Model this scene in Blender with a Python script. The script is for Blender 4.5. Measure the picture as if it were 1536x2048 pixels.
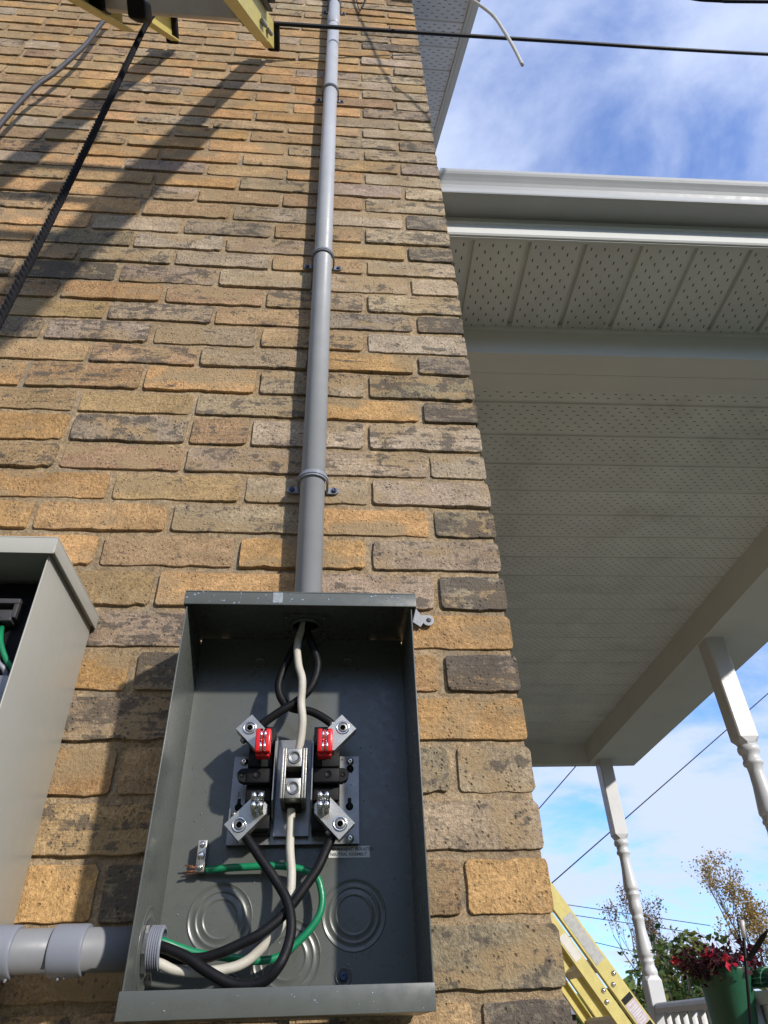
import bpy, bmesh, math, random
from mathutils import Vector, Matrix, noise

scene = bpy.context.scene
for o in list(bpy.data.objects):
    bpy.data.objects.remove(o, do_unlink=True)
COL = scene.collection
rnd = random.Random(7)

# ------------------------------------------------------------------ camera
cam_d = bpy.data.cameras.new('camera')
cam = bpy.data.objects.new('camera', cam_d)
COL.objects.link(cam)
cam_d.sensor_fit = 'VERTICAL'
cam_d.sensor_height = 36.0
cam_d.lens = 1372.927 / 2048 * 36.0
cam_d.clip_start = 0.02
cam_d.clip_end = 3000
R_, U_, B_ = Vector((0.9967, -0.0766, -0.0286)), Vector((-0.0241, -0.6093, 0.7926)), Vector((-0.0781, -0.7893, -0.6091))
cam.matrix_world = Matrix(((R_.x, U_.x, B_.x, -0.2911), (R_.y, U_.y, B_.y, -0.9587), (R_.z, U_.z, B_.z, 1.5), (0, 0, 0, 1)))
scene.camera = cam

# ------------------------------------------------------------------ sky and sun
TO_SUN = Vector((0.548, -0.746, 0.378)).normalized()
SUN_EL = math.asin(TO_SUN.z)
SUN_AZ = math.atan2(TO_SUN.x, TO_SUN.y)
SKY_STRENGTH = 0.15
SUN_STRENGTH = 3.35
EXPOSURE = 0.40
world = bpy.data.worlds.new("World")
scene.world = world
world.use_nodes = True
wt = world.node_tree
wt.nodes.clear()


def N(t, typ, **kw):
    n = t.nodes.new(typ)
    for k, v in kw.items():
        if k in ('inp',):
            for kk, vv in v.items():
                n.inputs[kk].default_value = vv
        else:
            setattr(n, k, v)
    return n


def L(t, a, b):
    t.links.new(a, b)


def math_(t, op, a, b=None, c=None, clamp=False):
    n = t.nodes.new('ShaderNodeMath')
    n.operation = op
    n.use_clamp = clamp
    for i, v in enumerate((a, b, c)):
        if v is None:
            continue
        if isinstance(v, (int, float)):
            n.inputs[i].default_value = v
        else:
            t.links.new(v, n.inputs[i])
    return n.outputs[0]


def mixc(t, f, a, b, blend='MIX'):
    n = t.nodes.new('ShaderNodeMix')
    n.data_type = 'RGBA'
    n.blend_type = blend
    for i, v in ((0, f), (6, a), (7, b)):
        if isinstance(v, (int, float)):
            n.inputs[i].default_value = v
        elif isinstance(v, tuple):
            n.inputs[i].default_value = v if len(v) == 4 else (*v, 1)
        else:
            t.links.new(v, n.inputs[i])
    return n.outputs[2]


def ramp(t, f, stops, interp='LINEAR'):
    n = t.nodes.new('ShaderNodeValToRGB')
    n.color_ramp.interpolation = interp
    el = n.color_ramp.elements
    while len(el) < len(stops):
        el.new(0.5)
    for e, (p, c) in zip(el, stops):
        e.position = p
        e.color = (c, c, c, 1) if isinstance(c, (int, float)) else (*c, 1)
    t.links.new(f, n.inputs[0])
    return n.outputs[0]


def noise_(t, vec, scale, detail=4, rough=0.55, dist=0.0):
    n = t.nodes.new('ShaderNodeTexNoise')
    n.inputs['Scale'].default_value = scale
    n.inputs['Detail'].default_value = detail
    n.inputs['Roughness'].default_value = rough
    n.inputs['Distortion'].default_value = dist
    if vec is not None:
        t.links.new(vec, n.inputs['Vector'])
    return n.outputs[0]


sky = N(wt, 'ShaderNodeTexSky', sky_type='NISHITA')
sky.sun_disc = False
sky.sun_elevation = SUN_EL
sky.sun_rotation = SUN_AZ
sky.altitude = 200
sky.air_density = 1.0
sky.dust_density = 0.6
sky.ozone_density = 2.0
bg = N(wt, 'ShaderNodeBackground')
bg.inputs['Strength'].default_value = SKY_STRENGTH
outw = N(wt, 'ShaderNodeOutputWorld')
tc = N(wt, 'ShaderNodeTexCoord')
sep = N(wt, 'ShaderNodeSeparateXYZ')
L(wt, tc.outputs['Generated'], sep.inputs[0])
zc = math_(wt, 'ADD', math_(wt, 'MAXIMUM', sep.outputs[2], 0.0), 0.22)
comb = N(wt, 'ShaderNodeCombineXYZ')
L(wt, math_(wt, 'DIVIDE', sep.outputs[0], zc), comb.inputs[0])
L(wt, math_(wt, 'DIVIDE', sep.outputs[1], zc), comb.inputs[1])
comb.inputs[2].default_value = 3.7
mpw = N(wt, 'ShaderNodeMapping')
mpw.inputs['Rotation'].default_value = (0, 0, math.radians(35))
mpw.inputs['Scale'].default_value = (0.95, 1.3, 1.0)
mpw.inputs['Location'].default_value = (4.1, 2.2, 0)
L(wt, comb.outputs[0], mpw.inputs[0])
c1 = noise_(wt, mpw.outputs[0], 1.35, 9, 0.58, 0.35)
c2 = noise_(wt, mpw.outputs[0], 5.5, 9, 0.60, 0.4)
cm = math_(wt, 'ADD', math_(wt, 'MULTIPLY', c1, 0.78), math_(wt, 'MULTIPLY', c2, 0.22))
cl = ramp(wt, cm, [(0.35, 0.06), (0.55, 0.97)], 'EASE')
tint = mixc(wt, 1.0, sky.outputs[0], (0.70, 1.10, 1.78), 'MULTIPLY')
skyc = mixc(wt, cl, tint, (3.65, 4.2, 5.6))
L(wt, skyc, bg.inputs[0])
L(wt, bg.outputs[0], outw.inputs[0])

sun_d = bpy.data.lights.new('sun', 'SUN')
sun_d.energy = SUN_STRENGTH
sun_d.angle = math.radians(2.0)
sun_d.color = (1.0, 0.935, 0.85)
sun = bpy.data.objects.new('sun', sun_d)
COL.objects.link(sun)
sun.rotation_euler = TO_SUN.to_track_quat('Z', 'Y').to_euler()
sun.location = TO_SUN * 30
scene.view_settings.view_transform = 'Standard'
scene.view_settings.look = 'None'
scene.view_settings.exposure = EXPOSURE
scene.view_settings.gamma = 1.0
scene.view_settings.use_curve_mapping = False


# ------------------------------------------------------------------ materials
def newmat(name):
    m = bpy.data.materials.new(name)
    m.use_nodes = True
    t = m.node_tree
    p = t.nodes['Principled BSDF']
    return m, t, p


def bump(t, p, h, strength=0.4, dist=0.002):
    b = t.nodes.new('ShaderNodeBump')
    b.inputs['Strength'].default_value = strength
    b.inputs['Distance'].default_value = dist
    t.links.new(h, b.inputs['Height'])
    t.links.new(b.outputs[0], p.inputs['Normal'])
    return b


def simple(name, col, rough=0.5, metal=0.0, nscale=20, namt=0.12, bstr=0.15, bdist=0.0006, spec=0.5, dirt=0.0):
    """colour with soft mottling, fine grain and a little dirt"""
    m, t, p = newmat(name)
    tc = N(t, 'ShaderNodeTexCoord')
    n1 = noise_(t, tc.outputs['Object'], nscale, 6, 0.6)
    n2 = noise_(t, tc.outputs['Object'], nscale * 9, 3, 0.6)
    v = ramp(t, n1, [(0.3, 1 - namt), (0.7, 1 + namt)])
    c = mixc(t, 1.0, col, v, 'MULTIPLY')
    if dirt:
        d = ramp(t, noise_(t, tc.outputs['Object'], nscale * 0.35, 8, 0.7), [(0.45, 0.0), (0.75, dirt)])
        c = mixc(t, d, c, (0.09, 0.08, 0.06))
    L(t, c, p.inputs['Base Color'])
    rr = ramp(t, n2, [(0.3, max(0.03, rough - 0.07)), (0.7, min(1, rough + 0.07))])
    L(t, rr, p.inputs['Roughness'])
    p.inputs['Metallic'].default_value = metal
    p.inputs['Specular IOR Level'].default_value = spec
    if bstr:
        bump(t, p, n2, bstr, bdist)
    return m


def brick_mat(name, island=False):
    m, t, p = newmat(name)
    tc = N(t, 'ShaderNodeTexCoord')
    if island:
        g = N(t, 'ShaderNodeNewGeometry')
        r = g.outputs['Random Per Island']
        base = ramp(t, r, [(0.0, (0.42, 0.26, 0.12)), (0.35, (0.34, 0.24, 0.13)), (0.7, (0.30, 0.24, 0.15)), (0.9, (0.20, 0.16, 0.11))], 'CONSTANT')
        soot = math_(t, 'FRACT', math_(t, 'MULTIPLY', r, 7.3))
    else:
        oi = N(t, 'ShaderNodeObjectInfo')
        r = oi.outputs['Random']
        base = oi.outputs['Color']
        soot = oi.outputs['Alpha']
    off = N(t, 'ShaderNodeCombineXYZ')
    L(t, math_(t, 'MULTIPLY', r, 37.0), off.inputs[0])
    L(t, math_(t, 'MULTIPLY', r, 61.0), off.inputs[2])
    va = N(t, 'ShaderNodeVectorMath', operation='ADD')
    L(t, tc.outputs['Object'], va.inputs[0])
    L(t, off.outputs[0], va.inputs[1])
    co = va.outputs[0]
    mp = N(t, 'ShaderNodeMapping')
    mp.inputs['Scale'].default_value = (1.0, 1.0, 1.9)
    L(t, co, mp.inputs[0])
    st = mp.outputs[0]
    # broad burn variation, streaks, specks
    n1 = noise_(t, st, 11, 6, 0.62, 0.4)
    n2 = noise_(t, co, 55, 6, 0.68)
    mp2 = N(t, 'ShaderNodeMapping')
    mp2.inputs['Scale'].default_value = (9.0, 9.0, 150.0)
    L(t, co, mp2.inputs[0])
    streak = noise_(t, mp2.outputs[0], 1.0, 4, 0.6, 0.3)
    sk = ramp(t, math_(t, 'FRACT', math_(t, 'MULTIPLY', r, 13.7)), [(0.45, 0.12), (0.8, 1.0)])
    fine = noise_(t, co, 420, 3, 0.7)
    vor = N(t, 'ShaderNodeTexVoronoi')
    vor.inputs['Scale'].default_value = 135
    L(t, co, vor.inputs['Vector'])
    pit = ramp(t, vor.outputs['Distance'], [(0.14, 1.0), (0.30, 0.0)])
    pit = math_(t, 'MULTIPLY', pit, ramp(t, noise_(t, co, 26, 4, 0.6), [(0.46, 0.0), (0.56, 1.0)]))
    warm = ramp(t, n1, [(0.3, 0.74), (0.7, 1.24)])
    c = mixc(t, 1.0, base, warm, 'MULTIPLY')
    c = mixc(t, 1.0, c, ramp(t, fine, [(0.25, 0.72), (0.75, 1.28)]), 'MULTIPLY')
    grit = noise_(t, co, 170, 4, 0.75)
    c = mixc(t, 1.0, c, ramp(t, grit, [(0.30, 0.56), (0.5, 0.98), (0.70, 1.36)]), 'MULTIPLY')
    c = mixc(t, 1.0, c, ramp(t, n2, [(0.28, 0.76), (0.72, 1.2)]), 'MULTIPLY')
    # second burn colour in patches: buff on the sooty ones, grey on the orange ones
    n4 = noise_(t, st, 7.0, 3, 0.5, 0.6)
    alt = mixc(t, soot, (0.30, 0.235, 0.145), (0.40, 0.27, 0.135))
    c = mixc(t, ramp(t, n4, [(0.50, 0.0), (0.62, 0.75)]), c, alt)
    # soot patches
    def stretch(v, lo, hi):
        return ramp(t, v, [(lo, 0.0), (hi, 1.0)])
    sm = math_(t, 'ADD', math_(t, 'MULTIPLY', stretch(noise_(t, st, 17, 5, 0.62, 0.7), 0.30, 0.70), 0.48),
               math_(t, 'ADD', math_(t, 'MULTIPLY', stretch(n2, 0.34, 0.66), 0.36), math_(t, 'MULTIPLY', math_(t, 'MULTIPLY', stretch(streak, 0.30, 0.70), sk), 0.26)))
    thr = math_(t, 'SUBTRACT', 0.80, math_(t, 'MULTIPLY', soot, 0.44))
    s = math_(t, 'MULTIPLY', math_(t, 'SUBTRACT', sm, thr), 9.0, clamp=True)
    s = math_(t, 'MULTIPLY', s, 0.80)
    c = mixc(t, s, c, (0.098, 0.084, 0.070))
    c = mixc(t, math_(t, 'MULTIPLY', pit, math_(t, 'ADD', math_(t, 'MULTIPLY', soot, 0.9), 0.10), clamp=True), c, (0.085, 0.068, 0.052))
    # pale lime bloom
    bl = ramp(t, noise_(t, co, 34, 5, 0.66), [(0.60, 0.0), (0.76, 0.5)])
    c = mixc(t, bl, c, (0.44, 0.36, 0.25))
    gp_ = N(t, 'ShaderNodeNewGeometry')
    c = mixc(t, 1.0, c, ramp(t, noise_(t, gp_.outputs['Position'], 2.6, 8, 0.62), [(0.32, 0.78), (0.52, 1.0), (0.7, 1.10)]), 'MULTIPLY')
    L(t, c, p.inputs['Base Color'])
    p.inputs['Roughness'].default_value = 0.93
    p.inputs['Specular IOR Level'].default_value = 0.18
    h = math_(t, 'ADD', math_(t, 'MULTIPLY', fine, 0.35), math_(t, 'ADD', math_(t, 'MULTIPLY', n2, 1.2), math_(t, 'MULTIPLY', math_(t, 'MULTIPLY', streak, sk), 0.9)))
    h = math_(t, 'SUBTRACT', h, math_(t, 'MULTIPLY', pit, 0.8))
    h = math_(t, 'ADD', h, math_(t, 'MULTIPLY', grit, 1.5))
    bump(t, p, h, 0.80, 0.0034)
    return m


def mortar_mat():
    m, t, p = newmat('mortar')
    tc = N(t, 'ShaderNodeTexCoord')
    co = tc.outputs['Object']
    n1 = noise_(t, co, 6, 6, 0.65)
    n2 = noise_(t, co, 60, 5, 0.7)
    n3 = noise_(t, co, 520, 3, 0.75)
    c = ramp(t, n1, [(0.3, (0.30, 0.215, 0.125)), (0.55, (0.39, 0.290, 0.178)), (0.75, (0.36, 0.295, 0.205))])
    c = mixc(t, 1.0, c, ramp(t, n3, [(0.25, 0.6), (0.75, 1.4)]), 'MULTIPLY')
    c = mixc(t, 1.0, c, ramp(t, n2, [(0.3, 0.66), (0.7, 1.22)]), 'MULTIPLY')
    c = mixc(t, 1.0, c, ramp(t, noise_(t, co, 190, 4, 0.75), [(0.3, 0.55), (0.5, 1.0), (0.7, 1.4)]), 'MULTIPLY')
    c = mixc(t, 1.0, c, ramp(t, noise_(t, co, 2.6, 8, 0.62), [(0.32, 0.74), (0.52, 1.0), (0.7, 1.10)]), 'MULTIPLY')
    c = mixc(t, ramp(t, noise_(t, co, 13, 6, 0.65), [(0.52, 0.0), (0.68, 0.65)]), c, (0.215, 0.19, 0.155))
    L(t, c, p.inputs['Base Color'])
    p.inputs['Roughness'].default_value = 0.95
    p.inputs['Specular IOR Level'].default_value = 0.15
    bump(t, p, math_(t, 'ADD', math_(t, 'MULTIPLY', n2, 1.5), math_(t, 'MULTIPLY', n3, 0.5)), 0.9, 0.004)
    return m


def perf_mat(name, col, across, dx, dy, wx, wy, pitch, half=0.40):
    """vented soffit: punched slots in two staggered rows, along the panel"""
    m, t, p = newmat(name)
    tc = N(t, 'ShaderNodeTexCoord')
    s = N(t, 'ShaderNodeSeparateXYZ')
    L(t, tc.outputs['Object'], s.inputs[0])
    a, b = (s.outputs[0], s.outputs[1]) if across == 'x' else (s.outputs[1], s.outputs[0])
    u = math_(t, 'DIVIDE', a, dx)
    v = math_(t, 'DIVIDE', b, dy)

    def slot(o1, o2):
        fu = math_(t, 'ABSOLUTE', math_(t, 'SUBTRACT', math_(t, 'FRACT', math_(t, 'ADD', u, o1)), 0.5))
        fv = math_(t, 'ABSOLUTE', math_(t, 'SUBTRACT', math_(t, 'FRACT', math_(t, 'ADD', v, o2)), 0.5))
        return math_(t, 'MULTIPLY', math_(t, 'LESS_THAN', fu, wx / dx / 2), math_(t, 'LESS_THAN', fv, wy / dy / 2))
    k = math_(t, 'ADD', slot(0.5, 0.0), slot(0.0, 0.5), clamp=True)
    inside = math_(t, 'LESS_THAN', math_(t, 'ABSOLUTE', a), pitch * half)
    flat = math_(t, 'GREATER_THAN', math_(t, 'ABSOLUTE', s.outputs[2]), -1.0)
    k = math_(t, 'MULTIPLY', k, math_(t, 'MULTIPLY', inside, flat))
    n1 = noise_(t, tc.outputs['Object'], 5, 6, 0.6)
    c = mixc(t, 1.0, col, ramp(t, n1, [(0.3, 0.9), (0.7, 1.06)]), 'MULTIPLY')
    oi = N(t, 'ShaderNodeObjectInfo')
    c = mixc(t, 1.0, c, ramp(t, oi.outputs['Random'], [(0.0, 0.93), (1.0, 1.05)]), 'MULTIPLY')
    g2 = N(t, 'ShaderNodeNewGeometry')
    c = mixc(t, ramp(t, noise_(t, g2.outputs['Position'], 3.0, 7, 0.65), [(0.52, 0.0), (0.75, 0.35)]), c, (0.22, 0.20, 0.16))
    c = mixc(t, k, c, (0.085, 0.082, 0.075))
    L(t, c, p.inputs['Base Color'])
    p.inputs['Roughness'].default_value = 0.5
    bump(t, p, math_(t, 'SUBTRACT', 1.0, k), 0.6, 0.003)
    return m


M = {}
M['brick'] = brick_mat('brick')
M['brick_far'] = brick_mat('brick_field', True)
M['mortar'] = mortar_mat()
M['white'] = simple('white_trim', (0.63, 0.64, 0.61), 0.6, nscale=3, namt=0.05, bstr=0.05, dirt=0.05)
M['white_paint'] = simple('white_paint', (0.56, 0.565, 0.57), 0.42, nscale=8, namt=0.05, bstr=0.1, dirt=0.04)
M['gutter'] = simple('gutter_white', (0.40, 0.41, 0.41), 0.5, nscale=4, namt=0.07, bstr=0.05, dirt=0.22)
PITCH = 0.1688
M['soffit_out'] = perf_mat('soffit_outer', (0.66, 0.68, 0.66), 'x', 0.0406, 0.044, 0.0038, 0.0105, PITCH, 0.40)
M['soffit_in'] = perf_mat('soffit_inner', (0.67, 0.695, 0.665), 'y', 0.0406, 0.044, 0.0036, 0.0105, PITCH, 0.40)
M['rake'] = perf_mat('soffit_rake', (0.76, 0.78, 0.80), 'y', 0.0420, 0.046, 0.0046, 0.014, 0.175, 0.40)
M['box'] = simple('grey_enamel', (0.094, 0.101, 0.091), 0.31, nscale=9, namt=0.07, bstr=0.10, bdist=0.0004, spec=0.55)
M['beige_box'] = simple('beige_enamel', (0.37, 0.362, 0.318), 0.36, nscale=6, namt=0.04, bstr=0.08, bdist=0.0004)
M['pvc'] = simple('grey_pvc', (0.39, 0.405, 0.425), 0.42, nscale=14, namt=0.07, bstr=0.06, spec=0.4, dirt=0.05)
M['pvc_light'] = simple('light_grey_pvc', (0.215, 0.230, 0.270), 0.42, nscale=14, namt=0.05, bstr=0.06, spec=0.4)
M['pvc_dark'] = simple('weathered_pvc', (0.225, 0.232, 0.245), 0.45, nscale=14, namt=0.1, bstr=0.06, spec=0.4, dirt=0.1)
M['galv'] = simple('galvanised_steel', (0.25, 0.25, 0.245), 0.42, 0.85, nscale=60, namt=0.10, bstr=0.15)
M['alu'] = simple('aluminium', (0.42, 0.405, 0.36), 0.34, 0.9, nscale=70, namt=0.12, bstr=0.35)
M['chrome'] = simple('bright_steel', (0.86, 0.85, 0.82), 0.16, 1.0, nscale=80, namt=0.06, bstr=0.1)
M['rung'] = simple('rung_aluminium', (0.52, 0.50, 0.46), 0.55, 0.3, nscale=10, namt=0.15, bstr=0.2, dirt=0.2)
M['black'] = simple('black_plastic', (0.0055, 0.0055, 0.0065), 0.55, nscale=50, namt=0.2, bstr=0.2, spec=0.22)
M['cable_black'] = simple('black_insulation', (0.0075, 0.0075, 0.009), 0.52, nscale=60, namt=0.25, bstr=0.4, spec=0.22)
M['cable_white'] = simple('white_insulation', (0.52, 0.495, 0.42), 0.55, nscale=30, namt=0.10, bstr=0.35, dirt=0.12)
M['cable_green'] = simple('green_insulation', (0.008, 0.20, 0.085), 0.35, nscale=50, namt=0.12, bstr=0.15)
M['cable_grey'] = simple('grey_cable', (0.045, 0.043, 0.047), 0.6, nscale=50, namt=0.15, bstr=0.2)
M['rope'] = simple('rope_fibre', (0.012, 0.012, 0.014), 0.85, nscale=90, namt=0.3, bstr=0.6, spec=0.15)
M['tape'] = simple('tape', (0.27, 0.30, 0.32), 0.35, nscale=150, namt=0.25, bstr=0.0)
M['copper'] = simple('copper', (0.80, 0.36, 0.22), 0.3, 0.9, nscale=90, namt=0.15, bstr=0.2)
M['red'] = simple('red_plastic', (0.62, 0.012, 0.014), 0.22, nscale=50, namt=0.08, bstr=0.05)
M['blue_screw'] = simple('blue_screw', (0.03, 0.045, 0.10), 0.35, 0.5, nscale=90, namt=0.2, bstr=0.2)
M['yellow'] = simple('yellow_fibreglass', (0.57, 0.485, 0.150), 0.42, nscale=40, namt=0.10, bstr=0.25, dirt=0.12)
M['sticker'] = simple('silver_label', (0.60, 0.61, 0.60), 0.45, 0.0, nscale=40, namt=0.05, bstr=0.0)
M['ink'] = simple('ink', (0.05, 0.05, 0.055), 0.6, nscale=60, namt=0.1, bstr=0.0)
M['pot'] = simple('green_plastic', (0.012, 0.085, 0.040), 0.4, nscale=12, namt=0.12, bstr=0.1, dirt=0.15)
M['bark'] = simple('bark', (0.15, 0.115, 0.09), 0.9, nscale=14, namt=0.3, bstr=0.7, bdist=0.01)
M['deck'] = simple('deck_boards', (0.32, 0.30, 0.27), 0.7, nscale=6, namt=0.2, bstr=0.3)
M['roof'] = simple('shingles', (0.20, 0.20, 0.20), 0.9, nscale=12, namt=0.3, bstr=0.6, bdist=0.004)
M['soil'] = simple('soil', (0.05, 0.035, 0.025), 0.95, nscale=60, namt=0.3, bstr=0.8, bdist=0.006)
M['shed'] = simple('brown_siding', (0.115, 0.085, 0.08), 0.8, nscale=5, namt=0.15, bstr=0.3)
M['shed_blue'] = simple('slate_panel', (0.16, 0.18, 0.23), 0.5, nscale=5, namt=0.15, bstr=0.1)
M['rod_pale'] = simple('pale_rod', (0.55, 0.53, 0.5), 0.4, nscale=30, namt=0.1, bstr=0.1)
M['paper'] = simple('paper_label', (0.62, 0.60, 0.55), 0.6, nscale=40, namt=0.08, bstr=0.0)
M['dull_label'] = simple('worn_label', (0.40, 0.40, 0.37), 0.55, nscale=60, namt=0.22, bstr=0.0)
M['pink_label'] = simple('faded_label', (0.50, 0.42, 0.46), 0.55, nscale=60, namt=0.2, bstr=0.0)


def drop_mat():
    m, t, p = newmat('water')
    p.inputs['Base Color'].default_value = (0.9, 0.95, 1, 1)
    p.inputs['Roughness'].default_value = 0.03
    p.inputs['IOR'].default_value = 1.33
    p.inputs['Transmission Weight'].default_value = 0.9
    return m


M['drop'] = drop_mat()


def leaf_mat(name, cols):
    m, t, p = newmat(name)
    g = N(t, 'ShaderNodeNewGeometry')
    c = ramp(t, g.outputs['Random Per Island'], [(i / len(cols), c) for i, c in enumerate(cols)], 'CONSTANT')
    tc = N(t, 'ShaderNodeTexCoord')
    c = mixc(t, 1.0, c, ramp(t, noise_(t, tc.outputs['Object'], 2.0, 4), [(0.3, 0.8), (0.7, 1.2)]), 'MULTIPLY')
    L(t, c, p.inputs['Base Color'])
    p.inputs['Roughness'].default_value = 0.55
    p.inputs['Specular IOR Level'].default_value = 0.3
    tr = N(t, 'ShaderNodeBsdfTranslucent')
    L(t, c, tr.inputs[0])
    mx = N(t, 'ShaderNodeMixShader')
    mx.inputs[0].default_value = 0.35
    L(t, p.outputs[0], mx.inputs[1])
    L(t, tr.outputs[0], mx.inputs[2])
    L(t, mx.outputs[0], t.nodes['Material Output'].inputs[0])
    return m


M['leaf_tan'] = leaf_mat('tan_leaves', [(0.20, 0.13, 0.075), (0.16, 0.11, 0.07), (0.24, 0.16, 0.08)])
M['leaf_gold'] = leaf_mat('gold_leaves', [(0.42, 0.29, 0.08), (0.36, 0.24, 0.08), (0.30, 0.24, 0.10), (0.38, 0.23, 0.06)])
M['leaf_green'] = leaf_mat('green_leaves', [(0.08, 0.13, 0.03), (0.12, 0.17, 0.035), (0.19, 0.19, 0.04), (0.06, 0.10, 0.025)])
M['leaf_dark'] = leaf_mat('dark_green_leaves', [(0.025, 0.07, 0.02), (0.04, 0.09, 0.025), (0.02, 0.05, 0.016)])
M['leaf_wine'] = leaf_mat('wine_leaves', [(0.07, 0.012, 0.020), (0.05, 0.010, 0.016), (0.09, 0.02, 0.03), (0.03, 0.01, 0.012)])
M['leaf_rust'] = leaf_mat('rust_leaves', [(0.15, 0.05, 0.02), (0.12, 0.04, 0.02), (0.10, 0.05, 0.03)])
M['petal'] = leaf_mat('red_petals', [(0.62, 0.02, 0.06), (0.55, 0.10, 0.07), (0.50, 0.015, 0.05)])


def ground_mat():
    m, t, p = newmat('lawn')
    tc = N(t, 'ShaderNodeTexCoord')
    co = tc.outputs['Object']
    n1 = noise_(t, co, 0.5, 8, 0.6)
    n2 = noise_(t, co, 30, 6, 0.7)
    c = ramp(t, n1, [(0.35, (0.055, 0.070, 0.035)), (0.6, (0.085, 0.088, 0.060)), (0.75, (0.11, 0.105, 0.085))])
    c = mixc(t, 1.0, c, ramp(t, n2, [(0.3, 0.6), (0.7, 1.4)]), 'MULTIPLY')
    L(t, c, p.inputs['Base Color'])
    p.inputs['Roughness'].default_value = 0.95
    bump(t, p, n2, 0.8, 0.02)
    return m


M['ground'] = ground_mat()


# ------------------------------------------------------------------ mesh builder
class MB:
    def __init__(s):
        s.v, s.f, s.sm = [], [], []

    def add(s, vs, fs, smooth=False, mat=None):
        b = len(s.v)
        if mat is not None:
            vs = [mat @ Vector(v) for v in vs]
        s.v += [tuple(v) for v in vs]
        s.f += [tuple(i + b for i in f) for f in fs]
        s.sm += ([True] * smooth + [False] * (len(fs) - smooth)) if (type(smooth) is int) else [smooth] * len(fs)
        return s

    def box(s, x0, x1, y0, y1, z0, z1, mat=None, bev=0.0):
        if bev > 0:
            return s.bbox(x0, x1, y0, y1, z0, z1, bev, mat)
        vs = [(x0, y0, z0), (x1, y0, z0), (x1, y1, z0), (x0, y1, z0), (x0, y0, z1), (x1, y0, z1), (x1, y1, z1), (x0, y1, z1)]
        fs = [(0, 3, 2, 1), (4, 5, 6, 7), (0, 1, 5, 4), (1, 2, 6, 5), (2, 3, 7, 6), (3, 0, 4, 7)]
        return s.add(vs, fs, False, mat)

    def bbox(s, x0, x1, y0, y1, z0, z1, b, mat=None):
        bm = bmesh.new()
        bmesh.ops.create_cube(bm, size=1.0)
        for v in bm.verts:
            v.co = Vector(((x0 + x1) / 2 + v.co.x * (x1 - x0), (y0 + y1) / 2 + v.co.y * (y1 - y0), (z0 + z1) / 2 + v.co.z * (z1 - z0)))
        bmesh.ops.bevel(bm, geom=bm.edges[:], offset=b, segments=2, affect='EDGES', profile=0.6)
        bm.verts.index_update()
        s.add([v.co.copy() for v in bm.verts], [[v.index for v in f.verts] for f in bm.faces], True, mat)
        bm.free()
        return s

    def prism(s, poly, a0, a1, axis='y', mat=None):
        """extrude a 2-D outline; axis y: (x,z), axis x: (y,z), axis z: (x,y)"""
        def P(q, h):
            return {'y': (q[0], h, q[1]), 'x': (h, q[0], q[1]), 'z': (q[0], q[1], h)}[axis]
        n = len(poly)
        vs = [P(q, a0) for q in poly] + [P(q, a1) for q in poly]
        fs = [tuple(range(n)), tuple(reversed(range(n, 2 * n)))] + [(i, i + n, (i + 1) % n + n, (i + 1) % n) for i in range(n)]
        return s.add(vs, fs, False, mat)

    def lathe(s, prof, n=24, mat=None, smooth=True, close=True):
        """profile (r, h) turned about local Z"""
        vs, fs = [], []
        for r, h in prof:
            for k in range(n):
                a = 2 * math.pi * k / n
                vs.append((r * math.cos(a), r * math.sin(a), h))
        for i in range(len(prof) - 1):
            for k in range(n):
                fs.append((i * n + k, i * n + (k + 1) % n, (i + 1) * n + (k + 1) % n, (i + 1) * n + k))
        if close:
            fs.append(tuple(reversed(range(n))))
            fs.append(tuple(range((len(prof) - 1) * n, len(prof) * n)))
        return s.add(vs, fs, smooth, mat)

    def tube(s, pts, r, n=10, caps=True):
        pts = [Vector(p) for p in pts]
        rs = r if isinstance(r, (list, tuple)) else [r] * len(pts)
        vs, fs = [], []
        prev = None
        for i, p in enumerate(pts):
            d = (pts[min(i + 1, len(pts) - 1)] - pts[max(i - 1, 0)]).normalized()
            if prev is None:
                a = d.cross(Vector((0, 0, 1)))
                if a.length < 0.1:
                    a = d.cross(Vector((1, 0, 0)))
                a.normalize()
            else:
                a = (prev - d * prev.dot(d)).normalized()
            prev = a
            b = d.cross(a)
            for k in range(n):
                t_ = 2 * math.pi * k / n
                vs.append(p + (a * math.cos(t_) + b * math.sin(t_)) * rs[i])
        for i in range(len(pts) - 1):
            for k in range(n):
                fs.append((i * n + k, i * n + (k + 1) % n, (i + 1) * n + (k + 1) % n, (i + 1) * n + k))
        if caps:
            fs.append(tuple(reversed(range(n))))
            fs.append(tuple(range((len(pts) - 1) * n, len(pts) * n)))
        return s.add(vs, fs, True)

    def mesh(s, name, mat):
        me = bpy.data.meshes.new(name)
        me.from_pydata(s.v, [], s.f)
        me.polygons.foreach_set('use_smooth', s.sm)
        me.update()
        bm = bmesh.new()
        bm.from_mesh(me)
        bmesh.ops.recalc_face_normals(bm, faces=bm.faces[:])
        bm.to_mesh(me)
        bm.free()
        me.materials.append(mat)
        return me

    def build(s, name, mat, parent=None, **props):
        o = bpy.data.objects.new(name, s.mesh(name, mat))
        return link(o, parent, **props)


def link(o, parent=None, **props):
    COL.objects.link(o)
    if parent is not None:
        o.parent = parent
    for k, v in props.items():
        o[k] = v
    return o


def empty(name, loc=(0, 0, 0), **props):
    o = bpy.data.objects.new(name, None)
    o.location = loc
    o.empty_display_size = 0.1
    return link(o, None, **props)


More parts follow.
